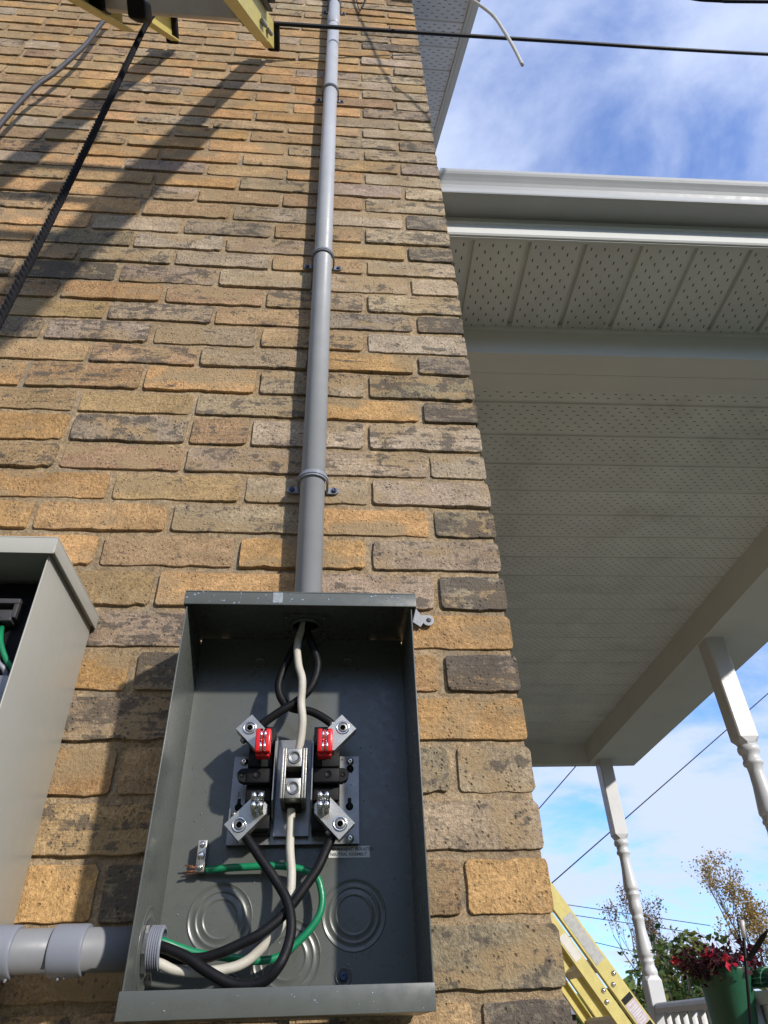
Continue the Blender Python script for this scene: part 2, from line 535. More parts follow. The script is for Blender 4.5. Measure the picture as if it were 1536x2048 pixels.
def spline(pts, seg=8):
    pts = [Vector(p) for p in pts]
    P = [pts[0] * 2 - pts[1]] + pts + [pts[-1] * 2 - pts[-2]]
    out = []
    for i in range(1, len(P) - 2):
        a, b, c, d = P[i - 1], P[i], P[i + 1], P[i + 2]
        for k in range(seg):
            t = k / seg
            out.append(0.5 * ((2 * b) + (c - a) * t + (2 * a - 5 * b + 4 * c - d) * t * t + (3 * b - 3 * c + d - a) * t ** 3))
    out.append(pts[-1])
    return out


def facing(loc, direction):
    """matrix whose local Z looks along direction"""
    q = Vector(direction).normalized().to_track_quat('Z', 'Y')
    return Matrix.Translation(Vector(loc)) @ q.to_matrix().to_4x4()


OUT = Vector((0, -1, 0))   # out of the wall

# ------------------------------------------------------------------ ground
g = MB()
n = 40
for sgn in (1,):
    g.add([(-1500, -1500, 0), (1500, -1500, 0), (1500, 1500, 0), (-1500, 1500, 0)], [(0, 1, 2, 3)])
g.build('ground', M['ground'], None, kind='structure')

# ------------------------------------------------------------------ brick house
house = empty('brick_house', (0, 0, 0), label='tan and grey brick house wall rising past the conduit to the upper eave', category='house')
ROWZ = [1.5427, 1.6185, 1.6917, 1.7632, 1.835, 1.9072, 1.9765, 2.0459, 2.1193, 2.189, 2.2565, 2.3238, 2.3917, 2.4677, 2.5332, 2.6104,
        2.6769, 2.7499, 2.817, 2.8892, 2.9637, 3.0299, 3.1008, 3.1754, 3.2547, 3.3276, 3.3986, 3.4656, 3.5385, 3.61, 3.6813, 3.7477,
        3.8182, 3.8897, 3.9614, 4.0281, 4.1000, 4.1680, 4.2410, 4.3112, 4.3846, 4.4570, 4.5290, 4.5990, 4.6680]
rows = {k: z for k, z in enumerate(ROWZ)}
for k in range(1, 22):
    rows[-k] = ROWZ[0] - 0.0722 * k
for k in range(45, 52):
    rows[k] = ROWZ[44] + 0.0711 * (k - 44)
KEYS = sorted(rows)
JT = 0.0108
MORTAR_Y = 0.0042
# the mortar bed: every joint recessed behind the brick faces
mb = MB()
nx, nz = 110, 200
x0, x1, z0, z1 = -4.2, -0.006, -0.05, 5.06
vs = []
for j in range(nz + 1):
    for i in range(nx + 1):
        x = x0 + (x1 - x0) * (1 - (1 - i / nx) ** 1.0)
        z = z0 + (z1 - z0) * j / nz
        y = MORTAR_Y + 0.0028 * noise.noise(Vector((x * 11, 3.1, z * 22)))
        vs.append((x, y, z))
fs = [(j * (nx + 1) + i, j * (nx + 1) + i + 1, (j + 1) * (nx + 1) + i + 1, (j + 1) * (nx + 1) + i) for j in range(nz) for i in range(nx)]
mb.add(vs, fs, True)
mb.build('mortar_bed', M['mortar'], house)
core = MB()
core.box(-4.2, -0.0065, 0.012, 7.0, -0.05, 5.05)
core.prism([(0.012, 5.05), (7.0, 5.05), (7.0, 10.2)], -4.2, -0.0065, 'x')
core.build('wall_core', M['mortar'], house)


def brick_geo(w, h, seed, depth=0.1):
    """one hand-moulded brick: uneven arris, soft corners, slightly dished face; centred on its face"""
    r = random.Random(seed)
    nx_ = max(6, int(w / 0.012))
    nz_ = 3
    vs, fs = [], []
    o = Vector((r.random() * 50, r.random() * 50, r.random() * 50))
    cr = [r.choice((0.001, 0.002, 0.003, 0.0035, 0.0048)) for _ in range(4)]

    def pos(u, v, ins, y):
        x = (u - 0.5) * w
        z = (v - 0.5) * h
        e = Vector((x * 30, 0, z * 30)) + o
        x += 0.0016 * noise.noise(e * 1.6) + 0.0008 * noise.noise(e * 5)
        z += 0.0020 * noise.noise(e + Vector((9, 0, 0))) + 0.0013 * noise.noise(e * 3.7 + Vector((4, 0, 0)))
        ch = max(0.0, noise.noise(e * 1.9 + Vector((21, 7, 3))) - 0.32) * 0.007
        if v in (0, 1):
            z -= math.copysign(ch, z)
        if u in (0, 1):
            x -= math.copysign(ch, x)
        if (u in (0, 1)) and (v in (0, 1)):
            c = cr[int(u) * 2 + int(v)]
            x -= math.copysign(c * 0.55, x)
            z -= math.copysign(c * 0.55, z)
        x -= math.copysign(ins, x) if u in (0, 1) else 0
        z -= math.copysign(ins, z) if v in (0, 1) else 0
        return (x, y, z)
    nx_ += 2
    us = [0.0, 0.006 / w] + [0.006 / w + (1 - 0.012 / w) * i / (nx_ - 2) for i in range(1, nx_ - 2)] + [1 - 0.006 / w, 1.0]
    nz_ = 4
    vz = [0.0, 0.11, 0.5, 0.89, 1.0]
    idx = {}
    for j in range(nz_ + 1):
        for i in range(nx_ + 1):
            u, v = us[i], vz[j]
            y = 0.0010 * noise.noise(Vector((u * w * 40, v * 3, 0)) + o)
            idx[i, j] = len(vs)
            vs.append(pos(u, v, 0.0007, y))
    for j in range(nz_):
        for i in range(nx_):
            fs.append((idx[i, j], idx[i + 1, j], idx[i + 1, j + 1], idx[i, j + 1]))
    nsm = len(fs)
    loop = [(i, 0) for i in range(nx_)] + [(nx_, j) for j in range(nz_)] + [(i, nz_) for i in range(nx_, 0, -1)] + [(0, j) for j in range(nz_, 0, -1)]
    ba = len(vs)
    vs += [vs[idx[q_]] for q_ in loop]
    b0 = len(vs)
    for (i, j) in loop:
        vs.append(pos(us[i], vz[j], 0.0, 0.0009))
    b1 = len(vs)
    for (i, j) in loop:
        vs.append(pos(us[i], vz[j], 0.0, depth))
    m_ = len(loop)
    for k in range(m_):
        k2 = (k + 1) % m_
        fs.append((ba + k, b0 + k, b0 + k2, ba + k2))
        fs.append((b0 + k, b1 + k, b1 + k2, b0 + k2))
    return vs, fs, nsm


LEN, HALF = 0.2125, 0.1045
BH = 0.0590
full_v = [brick_geo(LEN, BH, 100 + i) for i in range(14)]
half_v = [brick_geo(HALF, BH, 300 + i) for i in range(8)]
corner_v = [brick_geo(HALF, BH, 400 + i, 0.2125) for i in range(6)]


def mesh_of(geo, nm):
    b = MB()
    b.add(geo[0], geo[1], geo[2])
    return b.mesh(nm, M['brick'])


full_m = [mesh_of(gg, 'brick') for gg in full_v]
half_m = [mesh_of(gg, 'half_brick') for gg in half_v]
corner_m = [mesh_of(gg, 'corner_brick') for gg in corner_v]
TONE = {  # base colour and amount of soot
    'o': ((0.470, 0.286, 0.132), 0.16), 'b': ((0.410, 0.278, 0.148), 0.38), 'g': ((0.375, 0.286, 0.196), 0.60),
    'd': ((0.285, 0.228, 0.158), 0.86), 'l': ((0.440, 0.345, 0.240), 0.48), 'w': ((0.375, 0.248, 0.135), 0.48)}
# tone of each brick, from the house corner leftwards, course by course
TONES = {-1: 'dbw', 0: 'dwb', 1: 'owdo', 2: 'gbb', 3: 'gdbo', 4: 'obgb', 5: 'dodo', 6: 'obgb', 7: 'dgob', 8: 'gobo', 9: 'dogoo', 10: 'lgbo', 11: 'llgwb',
         12: 'llwdo', 13: 'dogbb', 14: 'dgowo', 15: 'dogwb', 16: 'lbgld', 17: 'ddwgb', 18: 'lgwow', 19: 'lllgd', 20: 'lbggb', 21: 'dbgld', 22: 'lbglo',
         23: 'dllbo', 24: 'lwbgo', 25: 'llgow', 26: 'lobgo', 27: 'dwboo', 28: 'lgoow', 29: 'dgwob', 30: 'lbbgo', 31: 'lgoow', 32: 'goobw', 33: 'lwoog',
         34: 'loggo', 35: 'bgobo', 36: 'lgoob', 37: 'goobg', 38: 'lbobo', 39: 'gowob', 40: 'dbgoo', 41: 'bgowo', 42: 'dbgob', 43: 'oobwo', 44: 'obgob'}
n_ind = 0
field = MB()
for k in KEYS:
    zb = rows[k]
    zt = rows.get(k + 1, zb + 0.071)
    pitch = zt - zb
    zc_ = zb + (pitch - JT) / 2
    hs = (pitch - JT) / BH
    xleft = -0.635 - 0.3003 * (zc_ - 1.525)
    x = 0.0
    i = 0
    tones = TONES.get(k, '')
    while x > -4.15:
        corner = (i == 0)
        if corner:
            w = (0.216 if k % 2 == 0 else 0.1065) + rnd.uniform(-0.004, 0.004)
        else:
            w = 0.2135 + rnd.uniform(-0.006, 0.005)
            if rnd.random() < 0.035 and i > 1:
                w = 0.1045
        jx = JT + rnd.uniform(-0.002, 0.003)
        xc = x - w / 2
        is_half = w < 0.15
        dy = rnd.uniform(-0.0022, 0.0012)
        tilt = rnd.uniform(-0.006, 0.006)
        sx = w / (HALF if is_half else LEN)
        vis = (xc + w / 2 > xleft - 0.04) and 1.46 < zc_ < 5.02
        hidden = (1.56 < zc_ < 1.93 and xc - w / 2 > -0.455 and xc + w / 2 < -0.20)
        if vis and not hidden and n_ind < 300:
            n_ind += 1
            if corner and is_half:
                me = rnd.choice(corner_m)
            else:
                me = rnd.choice(half_m if is_half else full_m)
            o = bpy.data.objects.new('brick', me)
            o.location = (xc, dy, zc_)
            if corner:
                o.location.x = xc - 0.0
            o.scale = (sx, 1, hs)
            o.rotation_euler = (rnd.uniform(-0.045, 0.010), tilt if not corner else tilt * 0.4, rnd.uniform(-0.006, 0.006))
            tn = tones[i] if i < len(tones) else rnd.choice('oobbbgglwwdo')
            c, a = TONE[tn]
            j = rnd.uniform(0.88, 1.12)
            o.color = (c[0] * j, c[1] * j * rnd.uniform(0.97, 1.03), c[2] * j * rnd.uniform(0.92, 1.08), min(1, max(0, a + rnd.uniform(-0.14, 0.14))))
            link(o, house)
        else:
            gv = rnd.choice(corner_v if (corner and is_half) else (half_v if is_half else full_v))
            field.add(gv[0], gv[1], gv[2], Matrix.Translation((xc, dy, zc_)) @ Matrix.Diagonal((sx, 1, hs, 1)))
        x -= w + jx
        i += 1
    # the return wall beside the porch, its face at x = 0
    y = 0.1065 if k % 2 == 0 else 0.2165
    y += JT
    while y < 5.6:
        w = 0.2135
        gv = rnd.choice(full_v)
        field.add(gv[0], gv[1], gv[2], Matrix.Translation((rnd.uniform(-0.0015, 0.001), y + w / 2, zc_)) @ Matrix.Rotation(math.pi / 2, 4, 'Z') @ Matrix.Diagonal((1, 1, hs, 1)))
        y += w + JT
for k in range(52, 110):
    zc_ = rows[51] + 0.071 * (k - 51) + 0.03
    y = 0.02 + (zc_ - 5.1) / 0.78
    while y < 5.6 and zc_ < 9.5:
        gv = rnd.choice(full_v)
        field.add(gv[0], gv[1], gv[2], Matrix.Translation((0, y + 0.107, zc_)) @ Matrix.Rotation(math.pi / 2, 4, 'Z'))
        y += 0.226
field.build('brick_field', M['brick_far'], house, kind='stuff')

# upper rake: vented soffit boards climbing with the roof along the front gable
SL = 0.78
Lr = math.hypot(1, SL)
ang = math.atan(SL)
rk_m = MB()
PR = 0.175
rk_m.add([(0.004, -PR / 2 + 0.006, 0), (0.285, -PR / 2 + 0.006, 0), (0.285, PR / 2 - 0.006, 0), (0.004, PR / 2 - 0.006, 0),
          (0.004, -PR / 2 + 0.003, 0.007), (0.285, -PR / 2 + 0.003, 0.007), (0.285, PR / 2 - 0.003, 0.007), (0.004, PR / 2 - 0.003, 0.007),
          (0.004, -PR / 2, 0.007), (0.285, -PR / 2, 0.007), (0.285, PR / 2, 0.007), (0.004, PR / 2, 0.007)],
         [(0, 1, 2, 3), (0, 1, 5, 4), (3, 2, 6, 7), (4, 5, 9, 8), (7, 6, 10, 11)])
rk_me = rk_m.mesh('rake_soffit', M['rake'])
zr0 = 5.10
for i in range(-1, 34):
    s_ = (i + 0.37) * PR
    o = bpy.data.objects.new('soffit_panel', rk_me)
    o.location = (0, 0.018 + s_ / Lr, zr0 + SL * s_ / Lr + 0.014)
    o.rotation_euler = (ang, 0, 0)
    link(o, house)
fa = MB()
def slope_prism(b, x0_, x1_, ya, yb, za, zb_):
    b.prism([(ya, zr0 + SL * (ya - 0.018) + za), (yb, zr0 + SL * (yb - 0.018) + za), (yb, zr0 + SL * (yb - 0.018) + zb_), (ya, zr0 + SL * (ya - 0.018) + zb_)], x0_, x1_, 'x')
slope_prism(fa, 0.285, 0.312, -0.12, 4.6, 0.0, 0.20)
fa.build('rake_fascia', M['white'], house)
ja = MB()
slope_prism(ja, 0.270, 0.2848, -0.12, 4.6, 0.002, 0.012)
slope_prism(ja, 0.0030, 0.016, 0.03, 4.6, 0.002, 0.012)
ja.build('soffit_trim', M['white'], house)
rf = MB()
slope_prism(rf, -4.4, 0.33, -0.14, 4.7, 0.205, 0.245)
rf.build('roof', M['roof'], house)
ev = MB()
ev.box(-4.3, 0.284, -0.03, -0.008, 5.075, 5.20)
ev.build('eave_board', M['white'], house)

# ------------------------------------------------------------------ porch
porch = empty('porch', (0, 0, 0), label='white porch roof with gutter and vented soffit boards beside the brick corner', category='porch')
porch.rotation_euler = (0, 0, math.radians(-1.2))
H = 3.348
# outer soffit: panels side by side along the eave
def panel_mesh(across, half_len, pitch, name, mat, gd=0.013):
    g_ = 0.0085
    b = MB()
    prof = [(-pitch / 2, gd), (-pitch / 2 + 0.006, gd), (-pitch / 2 + g_, 0.0), (pitch / 2 - g_, 0.0), (pitch / 2 - 0.006, gd), (pitch / 2, gd)]
    vs = []
    for l in (-half_len, half_len):
        for a, h in prof:
            vs.append((a, l, h) if across == 'x' else (l, a, h))
    m_ = len(prof)
    b.add(vs, [(i, i + 1, m_ + i + 1, m_ + i) for i in range(m_ - 1)])
    return b.mesh(name, mat)


out_me = panel_mesh('x', 0.1645, PITCH, 'outer_soffit', M['soffit_out'])
for i in range(-1, 12):
    o = bpy.data.objects.new('soffit_panel', out_me)
    o.location = (0.2709 + PITCH * (i - 0.5), 0.1095 + 0.1625, H)
    link(o, porch)
in_me = panel_mesh('y', 0.92, PITCH * 1.0045, 'ceiling_plank', M['soffit_in'], 0.006)
for i in range(-1, 23):
    o = bpy.data.objects.new('ceiling_panel', in_me)
    yc = 0.758 + 0.1699 * (i - 0.5)
    if yc > 4.42:
        continue
    o.location = (-0.12 + 0.912, yc, H)
    link(o, porch)
# beams
def part(nm, mat, parent, *boxes, bev=0.0):
    b = MB()
    for q in boxes:
        b.box(*q, bev=bev)
    return b.build(nm, M[mat], parent)


part('beam', 'white', porch, (-0.05, 2.10, 0.4345, 0.5165, 3.222, 3.40))
part('beam_trim', 'white', porch, (-0.05, 1.7065, 0.5180, 0.588, 3.2225, 3.40))
part('beam', 'white', porch, (1.7075, 2.026, 0.589, 4.4630, 3.188, 3.42))
part('beam_trim', 'white', porch, (2.0280, 2.10, 0.589, 4.5400, 3.190, 3.45))
part('beam', 'white', porch, (-0.05, 2.0265, 4.4645, 4.540, 3.189, 3.42))
part('joint_trim', 'white', porch, (-0.05, 1.707, 0.4250, 0.4343, 3.3345, 3.3475), (-0.05, 2.1, 0.1090, 0.118, 3.3365, 3.3475), (-0.05, 1.706, 0.5885, 0.5965, 3.337, 3.3475))
# fascia and gutter
fb = MB()
fb.prism([(0.108, 3.340), (0.108, 3.4305), (0.102, 3.4305), (0.102, 3.408), (0.097, 3.404), (0.096, 3.397), (0.101, 3.393), (0.100, 3.345), (0.104, 3.340)], 0.006, 2.12, 'x')
fb.build('fascia', M['white'], porch)
gb = MB()
gp = [(0.104, 3.432), (0.028, 3.4190), (0.024, 3.4150), (0.0190, 3.4145), (0.0170, 3.4180), (0.0175, 3.4270), (0.0215, 3.4300), (0.0290, 3.4360), (0.0330, 3.4450), (0.0340, 3.456), (0.0325, 3.467), (0.0285, 3.478),
      (0.0225, 3.488), (0.0150, 3.497), (0.0085, 3.504), (0.0045, 3.511), (0.0035, 3.5180), (0.0040, 3.5245), (0.0080, 3.5260), (0.0105, 3.5230)]
gi = [(p_[0] + 0.0018, p_[1] + 0.0012) for p_ in gp]
poly = gp + [(0.0125, 3.521)] + list(reversed(gi[:-1]))[0:]
vs, fs = [], []
xs_ = [0.006 + i * 0.25 for i in range(9)] + [2.12]
for xx in xs_:
    for (yy, zz) in gp:
        vs.append((xx, yy, zz + 0.002 * noise.noise(Vector((xx * 2, 0, 5)))))
q = len(gp)
for i in range(len(xs_) - 1):
    for j in range(q - 1):
        fs.append((i * q + j, (i + 1) * q + j, (i + 1) * q + j + 1, i * q + j + 1))
gb.add(vs, fs, False)
gb.prism([(p_[0], p_[1]) for p_ in gp[:17]] + [(0.104, 3.52)], 0.0045, 0.006, 'x')
gt = gb.build('gutter', M['gutter'], porch)
# roof over the porch
rb = MB()
rb.add([(0.0, 0.06, 3.53), (2.16, 0.06, 3.53), (2.16, 4.6, 3.53), (0.0, 4.6, 3.53), (0.0, 0.06, 3.56), (2.16, 0.06, 3.56), (2.16, 4.6, 3.56), (0.0, 4.6, 3.56),
        (0.0, 1.2, 4.05), (0.0, 4.0, 4.05)],
       [(0, 3, 2, 1), (0, 1, 5, 4), (1, 2, 6, 5), (2, 3, 7, 6), (4, 5, 8), (5, 6, 9, 8), (6, 7, 9)])
rb.build('roof', M['roof'], porch)
part('fascia', 'white', porch, (2.1010, 2.125, 0.108, 4.56, 3.30, 3.528))
part('deck', 'deck', porch, (0.0, 2.02, 0.10, 4.62, 0.60, 0.72))
part('skirt', 'white_paint', porch, (0.02, 1.99, 0.12, 0.15, 0.0, 0.599), (1.96, 1.99, 0.151, 4.6, 0.0, 0.599))


# turned posts
def make_post(label, loc):
    t = empty('porch_post', loc, label=label, category='post', group='turned white posts of the porch')
    t.rotation_euler = (0, 0, math.radians(-1.2))
    w = 0.051
    top = 3.1875 - 0.72
    zt = 2.635 - 0.72
    zb_ = 1.79 - 0.72

    def block(b, za, zb2, ce0, ce1):
        # square stock with lamb's-tongue ends
        def ring(hw, z):
            c = 0.006
            return [(-hw + c, -hw, z), (hw - c, -hw, z), (hw, -hw + c, z), (hw, hw - c, z), (hw - c, hw, z), (-hw + c, hw, z), (-hw, hw - c, z), (-hw, -hw + c, z)]
        def circ(r_, z):
            out = []
            for k in range(8):
                a = math.radians(-112.5 + 45 * k)
                out.append((r_ * math.cos(a), r_ * math.sin(a), z))
            return out
        rings = []
        if ce0:
            rings += [circ(0.042, za - 0.03), circ(0.050, za - 0.012)]
        rings += [ring(w, za + 0.012 if ce0 else za), ring(w, zb2 - 0.012 if ce1 else zb2)]
        if ce1:
            rings += [circ(0.050, zb2 + 0.012), circ(0.042, zb2 + 0.03)]
        vs = [p for r_ in rings for p in r_]
        fs = [(i * 8 + k, i * 8 + (k + 1) % 8, (i + 1) * 8 + (k + 1) % 8, (i + 1) * 8 + k) for i in range(len(rings) - 1) for k in range(8)]
        fs += [tuple(reversed(range(8))), tuple(range((len(rings) - 1) * 8, len(rings) * 8))]
        b.add(vs, fs)
    b = MB()
    block(b, zt, top, True, False)
    b.build('top_block', M['white_paint'], t)
    b = MB()
    block(b, 0.0, zb_ - 0.02, False, True)
    b.build('base_block', M['white_paint'], t)
    P = [(2.640, .044), (2.615, .040), (2.606, .050), (2.592, .053), (2.578, .050), (2.570, .041), (2.545, .040), (2.534, .047), (2.526, .048), (2.518, .045),
         (2.510, .036), (2.48, .035), (2.42, .038), (2.36, .045), (2.32, .050), (2.300, .052), (2.290, .051), (2.284, .046), (2.270, .044), (2.262, .049), (2.252, .049), (2.246, .043),
         (2.215, .042), (2.19, .046), (2.17, .047), (2.150, .044), (2.135, .037), (2.126, .037), (2.118, .043), (2.108, .044), (2.100, .040),
         (2.06, .037), (2.02, .040), (1.97, .046), (1.93, .050), (1.905, .051), (1.892, .048), (1.884, .042), (1.872, .041), (1.866, .046), (1.858, .046), (1.850, .041),
         (1.835, .042), (1.82, .049), (1.805, .052), (1.790, .050), (1.775, .042), (1.765, .040)]
    b = MB()
    b.lathe([(r_, z - 0.72) for z, r_ in reversed(P)], 24)
    b.build('turned_shaft', M['white_paint'], t)
    return t


th = math.radians(-1.2)
def pw(x, y, z):
    return (x * math.cos(th) - y * math.sin(th), x * math.sin(th) + y * math.cos(th), z)


make_post('turned white post at the far porch corner, standing beside the end of the railing', pw(1.805, 4.405, 0.72))
make_post('near turned white post under the beam, cut off by the right edge of the photo', pw(1.768, 2.365, 0.72))

# railing
rail = empty('porch_railing', pw(1.80, 2.5, 0.72), label='white porch railing with square balusters under the green planter', category='railing')
rail.rotation_euler = (0, 0, th)
b = MB()
b.prism([(-0.034, 0.862), (0.034, 0.862), (0.036, 0.888), (0.030, 0.906), (0.018, 0.916), (-0.018, 0.916), (-0.030, 0.906), (-0.036, 0.888)], -0.09, 1.845, 'y')
b.build('top_rail', M['white_paint'], rail)
b = MB()
b.box(-0.028, 0.028, -0.09, 1.845, 0.08, 0.13)
b.build('bottom_rail', M['white_paint'], rail)
bal = MB()
bal.box(-0.017, 0.017, -0.019, 0.019, 0.13, 0.8618, bev=0.003)
bal_me = bal.mesh('baluster', M['white_paint'])
for i in range(15):
    o = bpy.data.objects.new('baluster', bal_me)
    o.location = (0, -0.02 + i * 0.127, 0)
    link(o, rail)

# ------------------------------------------------------------------ service conduit with straps
cd = MB()
CX, CY, CR = -0.3225, -0.031, 0.0212
cd.lathe([(CR, 1.9875), (CR, 5.18)], 32, Matrix.Translation((CX, CY, 0)), close=True)
conduit = cd.build('conduit', M['pvc'], None, label='tall grey PVC conduit running up the brick from the open grey box', category='conduit')
b = MB()
b.lathe([(0.0213, 4.478), (0.0232, 4.480), (0.0236, 4.60), (0.0213, 4.602)], 32, Matrix.Translation((CX, CY, 0)))
b.build('coupling', M['pvc'], conduit)


def make_strap(label, z, first=None):
    if first:
        t = first.copy()
        COL.objects.link(t)
        t.location.z = z
        t['label'] = label
        for ch in first.children:
            c = ch.copy()
            COL.objects.link(c)
            c.parent = t
        return t
    t = empty('pipe_strap', (CX, -0.0005, z), label=label, category='pipe strap', group='straps holding the tall conduit')
    b = MB()
    n_ = 14
    for zo, w_, rr in ((0, 0.0125, 0.0232), (0, 0.005, 0.0246)):
        sec = []
        R0, R1 = rr, rr + 0.0026
        arc = [(R1 * math.cos(a), -R1 * math.sin(a)) for a in [math.pi * i / n_ for i in range(n_ + 1)]]
        arc2 = [(R0 * math.cos(a), -R0 * math.sin(a)) for a in [math.pi * i / n_ for i in range(n_ + 1)]]
        yc = CY + 0.0005
        outl = [(x_, yc + y_) for x_, y_ in arc]
        inl = [(x_, yc + y_) for x_, y_ in arc2]
        outl = [(R1, -0.003)] + outl + [(-R1, -0.003)]
        inl = [(R0, -0.003)] + inl + [(-R0, -0.003)]
        for i in range(len(outl) - 1):
            (ax, ay), (bx, by) = outl[i], outl[i + 1]
            (cx_, cy_), (dx_, dy_) = inl[i], inl[i + 1]
            h = w_ / 2
            vs = [(ax, ay, -h), (bx, by, -h), (dx_, dy_, -h), (cx_, cy_, -h), (ax, ay, h), (bx, by, h), (dx_, dy_, h), (cx_, cy_, h)]
            b.add(vs, [(0, 1, 5, 4), (3, 7, 6, 2), (0, 3, 2, 1), (4, 5, 6, 7)])
    for s_ in (1, -1):
        pts = [(s_ * 0.0235, -0.0065)]
        for k in range(9):
            a = -math.pi / 2 + math.pi * k / 8
            pts.append((s_ * (0.038 + 0.0075 * math.cos(a)), 0.0065 * math.sin(a)))
        pts.append((s_ * 0.0235, 0.0065))
        b.prism(pts, -0.0046, -0.0008, 'y')
    b.build('band', M['pvc_light'], t)
    for s_ in (1, -1):
        b = MB()
        b.lathe([(0.0046, 0), (0.0050, 0.0015), (0.0044, 0.0030), (0.0018, 0.0034), (0.0012, 0.0018)], 12, facing((s_ * 0.0375, -0.0046, 0), OUT))
        b.build('screw', M['blue_screw'], t)
    return t


st0 = make_strap('pipe strap on the conduit nearest the open grey box', 2.281)
make_strap('second pipe strap up the conduit from the open grey box', 2.973, st0)
make_strap('third pipe strap up the conduit, level with the lower end of the rake soffit', 3.908, st0)
make_strap('topmost pipe strap on the conduit, cut by the top edge of the photo', 4.722, st0)

# ------------------------------------------------------------------ open service box
X0, X1, Z0, Z1, YB, YF = -0.479, -0.1770, 1.523, 1.985, -0.0125, -0.142
box = empty('service_box', ((X0 + X1) / 2, -0.012, Z0), label='open grey steel service box with fuse clips and cables under the conduit', category='electrical box')
INV = Matrix.Translation(-Vector(box.location))


def bpart(mb_, nm, mat, parent=None, **kw):
    """the mesh is given in world coordinates; shift it to the box frame"""
    o = mb_.build(nm, M[mat] if isinstance(mat, str) else mat, parent or box, **kw)
    if parent is None:
        o.data.transform(INV)
    else:
        p_ = parent
        off = Vector((0, 0, 0))
        while p_ is not None:
            off += Vector(p_.location)
            p_ = p_.parent
        o.data.transform(Matrix.Translation(-off))
    return o


T_ = 0.0017
b = MB()
b.box(X0 + T_, X1 - T_, YB, -0.0108, Z0 + T_, Z1 - T_)
bpart(b, 'back_panel', 'box')
b = MB()
b.bbox(X0, X0 + T_, YF, YB + 0.0015, Z0 + 0.0005, Z1 - 0.012, 0.0005)
lp = bpart(b, 'side_panel', 'box')
b = MB()
b.bbox(X1 - T_, X1, YF, YB + 0.0015, Z0 + 0.0005, Z1 - 0.012, 0.0005)
bpart(b, 'side_panel', 'box')
# hood: top sheet with a downturned front edge, a little wider than the sides
b = MB()
b.bbox(X0 - 0.003, X1 + 0.006, YF - 0.0045, -0.004, Z1 - 0.0008, Z1 + 0.0012, 0.0006)
b.bbox(X0 - 0.003, X1 + 0.006, YF - 0.0045, YF - 0.0025, Z1 - 0.0195, Z1 - 0.0010, 0.0006)
b.bbox(X1 + 0.0042, X1 + 0.006, YF - 0.0022, -0.004, Z1 - 0.0195, Z1 - 0.0010, 0.0005)
b.bbox(X0 - 0.003, X0 - 0.0012, YF - 0.0022, -0.004, Z1 - 0.0195, Z1 - 0.0010, 0.0005)
hood = bpart(b, 'hood', 'box')
b = MB()
b.box(-0.365, -0.352, YF - 0.0051, YF - 0.00455, Z1 - 0.0165, Z1 - 0.001)
bpart(b, 'tape_scrap', 'tape')
b = MB()
b.bbox(X0 - 0.0015, X1, YF - 0.0030, YF - 0.0012, Z0 - 0.003, Z0 + 0.0205, 0.0006)
b.bbox(X0 + T_ + 0.0002, X1 - T_ - 0.0002, YF - 0.0010, YB + 0.001, Z0 - 0.0028, Z0 - 0.0010, 0.0005)
bpart(b, 'bottom_lip', 'box')


def rings(cx, cz, radii, nm='knockout', y=YB, axis=OUT, mat='box', parent=None, cxyz=None):
    b_ = MB()
    R = radii[0]
    prof = [(R + 0.0014, 0.0), (R + 0.0009, 0.0009), (R, 0.0012), (R - 0.0008, 0.0002)]
    for r_ in radii[1:]:
        prof += [(r_ + 0.0045, 0.0002), (r_ + 0.0030, 0.0013), (r_ + 0.0012, 0.0013), (r_ + 0.0004, 0.0002), (r_, 0.0002)]
    prof += [(0.0005, 0.0004)]
    b_.lathe(prof, 56, facing(cxyz or (cx, y, cz), axis), close=False)
    return bpart(b_, nm, mat, parent)


rings(-0.409, 1.6185, (0.0370, 0.0265, 0.0185))
rings(-0.2512, 1.6200, (0.0375, 0.0270, 0.0190))
rings(-0.3286, 1.5780, (0.0385, 0.0285, 0.0195))
for (xx, zz) in ((-0.391, 1.5555), (-0.2634, 1.5582), (-0.3893, 1.9434), (-0.2605, 1.9444)):
    b = MB()
    b.lathe([(0.0098, 0.0), (0.0095, 0.0013), (0.0080, 0.0016), (0.0070, 0.0004), (0.0060, 0.0003)], 24, facing((xx, YB, zz), OUT))
    dm = bpart(b, 'mounting_dimple', 'box')
    if zz < 1.6:
        b = MB()
        b.lathe([(0.0050, 0.0), (0.0050, 0.0035), (0.0042, 0.0045), (0.0012, 0.0046), (0.0010, 0.003)], 6 if False else 14, facing((xx, YB - 0.0006, zz), OUT))
        b.box(xx - 0.0045, xx + 0.0045, YB - 0.0054, YB - 0.0050, zz - 0.0006, zz + 0.0006)
        bpart(b, 'screw', 'blue_screw', dm)
# hub plate under the hood where the cables drop in
b = MB()
b.lathe([(0.0225, 0.0), (0.0225, 0.004), (0.0215, 0.006), (0.0190, 0.0065), (0.0185, 0.0010)], 32, facing((CX, -0.060, Z1 - 0.001), (0, 0, -1)))
b.box(CX - 0.032, CX + 0.032, -0.090, -0.030, Z1 - 0.0025, Z1 - 0.0012)
for sx_ in (-1, 1):
    for sy_ in (-0.036, -0.084):
        b.lathe([(0.0035, 0), (0.0035, 0.003), (0.002, 0.0036)], 10, facing((CX + sx_ * 0.027, sy_, Z1 - 0.0025), (0, 0, -1)))
bpart(b, 'hub_plate', 'box')
b = MB()
b.lathe([(0.0180, 0.0), (0.0005, 0.0001)], 24, facing((CX, -0.060, Z1 - 0.0030), (0, 0, -1)))
bpart(b, 'hub_opening', 'black')
